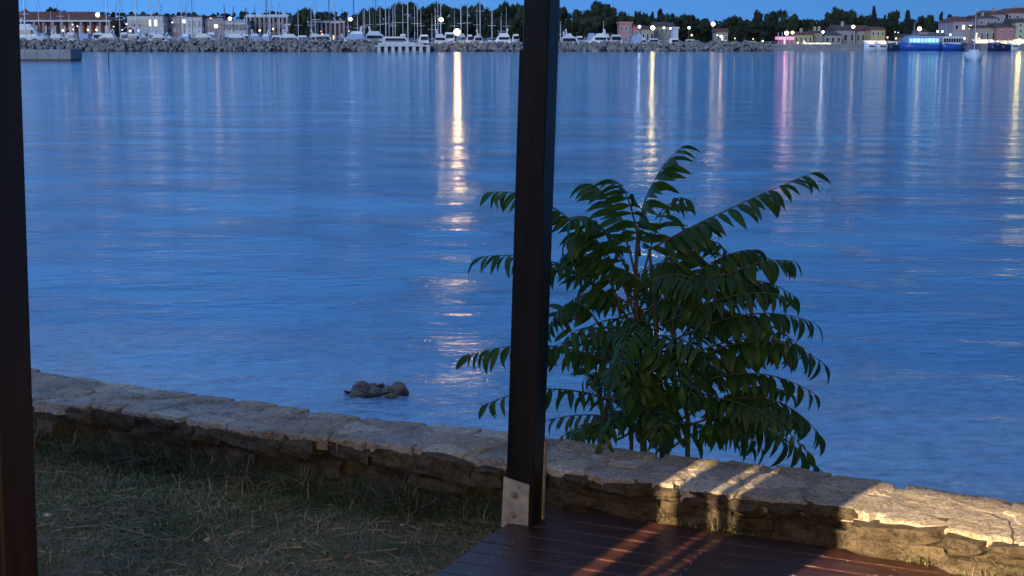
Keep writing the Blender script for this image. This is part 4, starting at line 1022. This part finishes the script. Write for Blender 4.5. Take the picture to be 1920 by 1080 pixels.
# boats -----------------------------------------------------------------------
def hull_mb(L, Wd, H, sheer=.35, stern=.8, n=10, transom_z=0.0):
    b = MB(); vs = []
    for i in range(n + 1):
        t = i / n; w = Wd/2 * (stern + (1 - stern) * math.sin(math.pi * min(.5, t * 1.1))) if t < .5 else Wd/2 * math.cos(math.pi/2 * ((t - .5) / .5) ** 1.6)
        w = max(w, .02); zt = H + sheer * t * t; x = -L/2 + L * t + (.0)
        rake = .06 * L * max(0, t - .8) * 5
        vs += [(x - rake, 0, -.4), (x - rake * .6, -w * .75, .05), (x, -w, zt), (x, w, zt), (x - rake * .6, w * .75, .05)]
    fs = []
    for i in range(n):
        for j in range(5): fs.append((i*5+j, i*5+(j+1) % 5, (i+1)*5+(j+1) % 5, (i+1)*5+j))
    fs += [(0, 4, 3, 2, 1), tuple(n*5 + j for j in (0, 1, 2, 3, 4))]
    b.add(vs, fs); return b
SM = {}
def getm(key, fn):
    if key not in SM: SM[key] = fn()
    return SM[key]
def cabin_mb(x0, x1, w, z0, z1, sf=.9, sb=.25, t=.3):
    b = MB(); b.add([(x0,-w/2,z0),(x1,-w/2*.7,z0),(x1,w/2*.7,z0),(x0,w/2,z0),(x0+sb,-w/2+t,z1),(x1-sf,-w/2*.7+t*.6,z1),(x1-sf,w/2*.7-t*.6,z1),(x0+sb,w/2-t,z1)], [(0,3,2,1),(4,5,6,7),(0,1,5,4),(1,2,6,5),(2,3,7,6),(3,0,4,7)]); return b
def sail_yacht(px, Y, mast_top, label, group, rz, dark=False, L=11.5, lean=0, thick=.11, cover=True):
    p = at(px, 80, Y); root = empty('sailing_yacht', (p.x, Y, WATER), label, 'yacht', group, rz)
    H = zat(px, mast_top, Y) - WATER
    inst('hull', getm(('h', L), lambda: hull_mb(L, 3.6, 1.35, .3, .7).mesh('hull', M['gel'], True)), root)
    inst('cabin', getm('sc', lambda: cabin_mb(-2.2, 2.8, 2.3, 1.38, 1.95, 1.2, .3, .3).mesh('cabin', M['gel'])), root)
    inst('cabin_window', getm('sw', lambda: (lambda b: (b.box(-1.4, 1.2, -1.16, 1.16, 1.55, 1.75), b)[1])(MB()).mesh('cabin_window', M['glassd'])), root)
    b = MB(); b.tube([(.6, 0, 1.2), (.6 + lean * .5, 0, H * .5), (.6 + lean, 0, H)], [thick, thick, thick * .7], 6)
    ma = b.build('mast', M['alud'] if dark else M['alu'], root)
    b = MB(); z = H * .55; b.box(.56, .64, -1.1, 1.1, z, z + .08); b.build('spreader', M['alud'] if dark else M['alu'], ma)
    b = MB(); b.tube([(.4, 0, 2.6), (-3.6, 0, 2.75)], .09, 6); b.build('boom', M['alu'], root)
    b = MB(); b.tube([(.3, 0, 2.78), (-1.5, 0, 2.95), (-3.5, 0, 2.86)], [.2, .24, .12], 7); b.build('sail_cover', M['tarp'] if cover else M['gel_b'], root)
    b = MB(); b.tube([(L/2 - .3, 0, 1.7), (.6 + lean, 0, H * .97)], .03, 4); b.tube([(-L/2 + .3, 0, 1.4), (.6 + lean, 0, H)], .02, 4); b.build('rigging', M['alud'], root)
def zone(px):
    for lim, w in ((212, 'before the long brick hall'), (305, 'before the balcony marina block'), (425, 'before the pinkish marina blocks'), (545, 'before the long pale marina building'), (650, 'before the brown brick store'), (720, 'left of the dark wood'), (790, 'above the lit pier'), (880, 'near the dazzling warm lamp'), (980, 'beside the central black post'), (1200, 'right of the central black post'), (3000, 'off the village')):
        if px < lim: return w
masts = [(48,-30,1),(77,-8,0),(95,20,0),(118,-20,0),(131,24,0),(203,-40,1),(224,-10,0),(229,-20,0),(256,-40,1),(287,-30,1),(299,-10,0),(308,6,0),(341,-20,0),(352,4,0),(361,-30,2),(381,24,0),(422,7,2),(441,11,2),(461,12,2),(466,14,0),(479,10,2),(503,-40,2),(506,-20,1),(527,2,0),(538,9,0),(561,12,0),(583,9,0),(594,-10,0),(618,-20,2),(630,4,0),(642,15,2),(655,18,0),
 (664,-20,2),(672,20,0),(681,17,0),(686,13,0),(694,9,0),(702,13,2),(704,-25,2),(715,8,0),(724,4,1),(731,8,0),(736,11,0),(743,1,0),(756,1,0),(766,-25,1),(777,6,0),(785,4,0),(790,12,0),(811,25,0),(816,11,0),(823,-20,0),(827,3,1),(853,12,0),(864,4,1),(878,3,0),(895,10,0),(901,-40,1),(922,11,1),(941,30,0),(950,14,0),(1000,5,0),(1061,13,1),(1052,40,0),(1132,38,0),(1178,42,0)]
cnt = {}
for i, (px, yt, fl) in enumerate(masts):
    z_ = zone(px); cnt[z_] = cnt.get(z_, 0) + 1
    Y = 368 + (i * 17 % 88); 
    kind = {0: 'slim grey', 1: 'tall bright white', 2: 'dark thin'}[fl]
    lab = 'yacht with %s mast moored %s' % (kind, z_)
    sail_yacht(px - .6, Y, yt, lab, 'sailing yachts with %s masts %s' % (kind, z_), R((90, -90, 75, -100)[i % 4]), dark=fl == 2, lean=(-.15, .1, .25, 0, -.05)[i % 5], thick=.15 if fl == 1 else .09, cover=i % 3 != 0)
def motor_yacht(px0, px1, ytop, Y, face, label, hull='gel', fly=True, cover=None, name='motor_yacht', group=None, w=4.4, arch=True):
    a = at(px0, 80, Y); c = at(px1, 80, Y); L = c.x - a.x; H = zat(px0, ytop, Y) - WATER
    root = empty(name, ((a.x + c.x)/2, Y, WATER), label, 'boat', group, 0 if face > 0 else math.pi)
    hh = max(1.5, H * .42)
    hull_mb(L, w, hh, .5, .88).build('hull', M[hull], root, True)
    b = MB(); b.box(-L*.36, L*.12, -w*.5 - .01, w*.5 + .01, hh * .62, hh * .82); b.build('hull_window', M['glassd'], root)
    z1 = hh + (H - hh) * (.52 if fly else .85)
    cabin_mb(-L*.30, L*.26, w*.86, hh, z1, L*.13, .3, .35).build('cabin', M[cover or 'gel'], root)
    if not cover:
        b = MB(); zz0, zz1 = hh + (z1 - hh) * .38, hh + (z1 - hh) * .78
        b.add([(-L*.26, -w*.43-.0, zz0), (L*.17, -w*.345, zz0), (L*.13, -w*.34+.05, zz1), (-L*.24, -w*.42+.16, zz1)], [(0,1,2,3)]); b.box(-L*.25, L*.10, -w*.44, w*.44, zz0, zz1); b.build('cabin_window', M['glassd'], root)
    if fly:
        z2 = z1 + (H - z1) * .45
        cabin_mb(-L*.24, L*.10, w*.7, z1, z2, L*.06, .2, .2).build('flybridge', M['gel'], root)
        if arch:
            b = MB(); b.tube([(-L*.17, -w*.33, z2), (-L*.20, -w*.30, H - .1), (-L*.20, w*.30, H - .1), (-L*.17, w*.33, z2)], .13, 6); b.build('radar_arch', M['gel'], root)
            sphere_mb(.28, 8, 6).build('radar_dome', M['gel'], root, True, loc=(-L*.20, 0, H + .1))
    b = MB(); b.tube([(L*.2, -w*.36, hh + .8), (L*.44, -.3, hh + 1.1), (L*.44, .3, hh + 1.1), (L*.2, w*.36, hh + .8)], .035, 4)
    for t in (.2, .28, .36, .44): b.tube([(L*t, -w*.36*(1 - (t-.2)*3.4), hh + .1), (L*t, -w*.36*(1-(t-.2)*3.4), hh + .85)], .03, 4)
    b.build('bow_rail', M['alu'], root)
my = [(22, 92, 36, 380, 1, 'largest white yacht with high rounded bow beside the left edge', 'gel', None),
 (84, 140, 58, 372, 1, 'low white motor boat with a dark window strip next to the high-bowed yacht', 'gel', None),
 (140, 178, 60, 376, -1, 'small blue-grey covered boat before the brick hall', 'gel_b', 'tarp'),
 (166, 232, 57, 370, -1, 'white motor yacht with dark wraparound windows before the brick hall end', 'gel', None),
 (232, 280, 60, 374, 1, 'low pale motor boat before the balcony marina block', 'gel', None),
 (276, 330, 58, 372, 1, 'white motor yacht before the mauve marina block', 'gel_b', None),
 (328, 366, 58, 374, -1, 'small covered boat under the yellowish wall light', 'gel', 'tarp'),
 (352, 420, 57, 370, 1, 'white motor yacht under the porch light of the marina block', 'gel', None),
 (416, 482, 58, 372, 1, 'long white motor yacht with a dark side stripe before the window band', 'gel', None),
 (478, 516, 58, 366, -1, 'blue canvas covered boat before the long pale marina building', 'gel_b', 'tarp'),
 (510, 585, 58, 371, 1, 'long white motor yacht with black cockpit before the pale marina building', 'gel', None),
 (580, 640, 62, 373, 1, 'low white motor yacht beside the orange lamp', 'gel', None),
 (628, 700, 52, 368, -1, 'big pale blue covered yacht at the end of the marina breakwater', 'gel', 'tarp'),
 (672, 742, 52, 378, 1, 'white yacht with raised stern deck before the left of the wood', 'gel', None),
 (700, 795, 66, 362, 1, 'long sleek white yacht with dark windows above the lit pier', 'gel', None),
 (742, 768, 61, 380, -1, 'small white boat standing high behind the sleek yacht', 'gel', None),
 (775, 812, 62, 366, -1, 'navy hulled motor boat right of the sleek yacht', 'navy', None),
 (806, 850, 58, 368, 1, 'grey-screened motor yacht left of the dazzling lamp', 'gel_b', None),
 (868, 892, 62, 366, -1, 'small white motor boat right of the dazzling lamp', 'gel', None),
 (886, 914, 58, 370, 1, 'white motor boat with open flybridge under the thick mast', 'gel', None),
 (914, 968, 56, 368, -1, 'bulky white motor yacht with high bridge left of the central post', 'gel', None),
 (1040, 1100, 66, 366, 1, 'low dark-striped white yacht just right of the central post', 'gel', None),
 (1092, 1150, 57, 368, -1, 'three-decked white motor yacht before the big round tree', 'gel', None),
 (1136, 1178, 62, 366, 1, 'white motor yacht with flybridge before the pink stepped house', 'gel', None),
 (1172, 1212, 62, 368, -1, 'pale blue covered motor boat left of the tall warm lamp', 'gel', 'tarp'),
 (1208, 1246, 70, 366, 1, 'low white boat right of the tall warm lamp', 'gel', None),
 (1244, 1280, 70, 367, -1, 'low pale boat beneath the white canopy', 'gel_b', None),
 (1278, 1314, 72, 366, 1, 'white open motor boat left of the tall double lamp', 'gel', None),
 (1392, 1424, 76, 362, -1, 'small white boat before the dark village trees', 'gel', None)]
for (x0, x1, yt, Y, fc, lab, hu, cv) in my:
    motor_yacht(x0, x1, yt, Y, fc, lab, hu, fly=(yt < 60), cover=cv, group=None)
r2 = random.Random(77)
for k in range(34):
    x0 = (60 + k * 27 + r2.uniform(-6, 6)) if k < 22 else (815 + (k - 22) * 34 + r2.uniform(-8, 8))
    if 975 < x0 < 1040: x0 += 60
    wd_ = r2.uniform(26, 44)
    motor_yacht(x0, x0 + wd_, r2.uniform(57, 66), 398 + (k % 3) * 14, 1 if k % 2 else -1, 'white yacht in the rear row ' + zone(x0), 'gel' if k % 4 else 'gel_b', fly=bool(k % 2), cover=None if k % 5 else 'tarp', group='yachts of the rear row ' + zone(x0))
# excursion boats by the quay
def ferry(px0, px1, Y, label, hull, upper, litc, ytop, face):
    a = at(px0, 80, Y); c = at(px1, 80, Y); L = c.x - a.x; H = zat(px0, ytop, Y) - WATER
    root = empty('excursion_boat', ((a.x + c.x)/2, Y, WATER), label, 'boat', None, 0 if face > 0 else math.pi)
    hull_mb(L, 5, 1.5, .7, .9).build('hull', M[hull], root, True)
    b = MB(); b.box(-L*.46, L*.30, -2.2, 2.2, 1.5, 3.3); b.build('saloon', M[upper], root)
    b = MB(); b.box(-L*.47, L*.24, -2.3, 2.3, 3.31, 3.42); b.build('upper_deck', M['gel'], root)
    n = 8
    for k in range(n):
        x = -L*.44 + L*.72 * k / n; b = MB(); b.box(x, x + L*.072, -2.26, -2.19, 2.0, 2.95); b.box(x, x + L*.072, 2.19, 2.26, 2.0, 2.95); b.build('window', M[litc[k % len(litc)]], root)
    b = MB(); b.box(L*.02, L*.2, -1.5, 1.5, 3.43, H); b.build('wheelhouse', M[upper], root)
    b = MB(); b.box(L*.06, L*.205, -1.52, 1.52, H - (H-3.4)*.55, H - .25); b.build('wheelhouse_window', M['glassd'], root)
    b = MB(); b.tube([(L*.1, 0, H), (L*.1, 0, H + 3)], .06, 5); b.build('mast', M['alu'], root)
    for s_ in (-2.2, 2.2):
        b = MB(); b.tube([(-L*.46, s_, 4.3), (L*.0, s_, 4.3)], .04, 4)
        for k in range(7): x = -L*.46 + L*.46*k/6; b.tube([(x, s_, 3.42), (x, s_, 4.3)], .03, 4)
        b.build('railing', M['alu'], root)
M['lit_green'] = emat('teal_lit_window', (.30, .95, .62), .9); M['lit_blue'] = emat('blue_lit_window', (.25, .6, 1), .8)
M['cyan'] = mat('pale_blue_paint', (.22, .40, .72), .5, .1, .5)
ferry(1682, 1760, 366, 'blue hulled excursion boat with teal lit cabin windows', 'blue', 'cyan', ['lit_blue', 'lit_green', 'lit_green', 'lit_blue'], 66, -1)
ferry(1752, 1804, 368, 'white excursion boat with dark windows behind the blue one', 'blue', 'gel', ['glassd'], 72, -1)
for (x0, x1, yt, hu, cv, lab) in ((1620, 1640, 82, 'gel', None, 'small white boat by the bright restaurant awning'), (1640, 1662, 84, 'gel_b', None, 'low boat at the quay by the short lit awning'), (1662, 1684, 78, 'navy', None, 'dark fishing boat at the bow of the blue excursion boat'), (1802, 1816, 80, 'navy', 'roofd', 'brown cabin boat astern of the white excursion boat'), (1852, 1874, 78, 'navy', None, 'dark boat with white cabin before the beige house'), (1872, 1894, 84, 'navy', 'navy', 'long dark boat before the pink house'), (1888, 1908, 84, 'gel', None, 'white dinghy beside the pale green house')):
    motor_yacht(x0, x1, yt, 364, -1, lab, hu, fly=False, cover=cv, name='quay_boat', w=3)
# single yacht moored out in the bay
p = at(1826, 100, 192)
root = empty('moored_sloop', (p.x, 192, WATER), 'small white yacht with dark canopy moored alone in the bay off the village', 'yacht', None, R(-103))
hull_mb(6.4, 2.5, .95, .3, .75).build('hull', M['gel'], root, True)
cabin_mb(-1.0, 1.8, 1.7, .95, 1.4, .8, .2, .2).build('cabin', M['gel'], root)
b = MB(); b.box(-.6, .9, -.86, .86, 1.08, 1.25); b.build('cabin_window', M['glassd'], root)
b = MB(); b.add([(-2.6,-1,1.0),(-.9,-1,1.0),(-.9,1,1.0),(-2.6,1,1.0),(-2.3,-.8,2.05),(-1.1,-.8,2.15),(-1.1,.8,2.15),(-2.3,.8,2.05)], [(0,3,2,1),(4,5,6,7),(0,1,5,4),(1,2,6,5),(2,3,7,6),(3,0,4,7)]); b.build('canopy', M['navy'], root)
Hm = zat(1835, 14, 192) - WATER
b = MB(); b.tube([(.5, 0, .9), (.5, 0, Hm)], .055, 6); b.build('mast', M['alu'], root)
b = MB(); b.tube([(.4, 0, 2.0), (-2.0, 0, 2.1)], .09, 6); b.build('boom', M['tarp'], root)
b = MB(); b.tube([(3, 0, 1.2), (.5, 0, Hm*.95)], .02, 4); b.tube([(-3, 0, 1), (.5, 0, Hm)], .02, 4); b.build('rigging', M['alud'], root)

# ------------------------------------------------------------------ labels: tell look-alikes apart by their place
ORD = ['leftmost', 'second', 'third', 'fourth', 'fifth', 'sixth', 'seventh', 'eighth', 'ninth', 'tenth', 'eleventh', 'twelfth', 'thirteenth', 'fourteenth', 'fifteenth', 'sixteenth', 'seventeenth', 'eighteenth', 'nineteenth', 'twentieth', 'twenty-first', 'twenty-second', 'twenty-third', 'twenty-fourth', 'twenty-fifth', 'twenty-sixth', 'twenty-seventh', 'twenty-eighth', 'twenty-ninth', 'thirtieth']
by = {}
for o in COL.objects:
    if o.parent is None and o.get('label'): by.setdefault(o['label'], []).append(o)
for lab, os_ in by.items():
    if len(os_) < 2: continue
    os_.sort(key=lambda o: o.location.x / max(o.location.y, .1))
    n = len(os_)
    for i, o in enumerate(os_):
        if i == n - 1: w = 'rightmost'
        elif i == 0: w = 'leftmost'
        elif i > n / 2: w = ORD[n - 1 - i] + ' from the right'
        else: w = ORD[i] + ' from the left'
        o['label'] = lab + ', ' + w
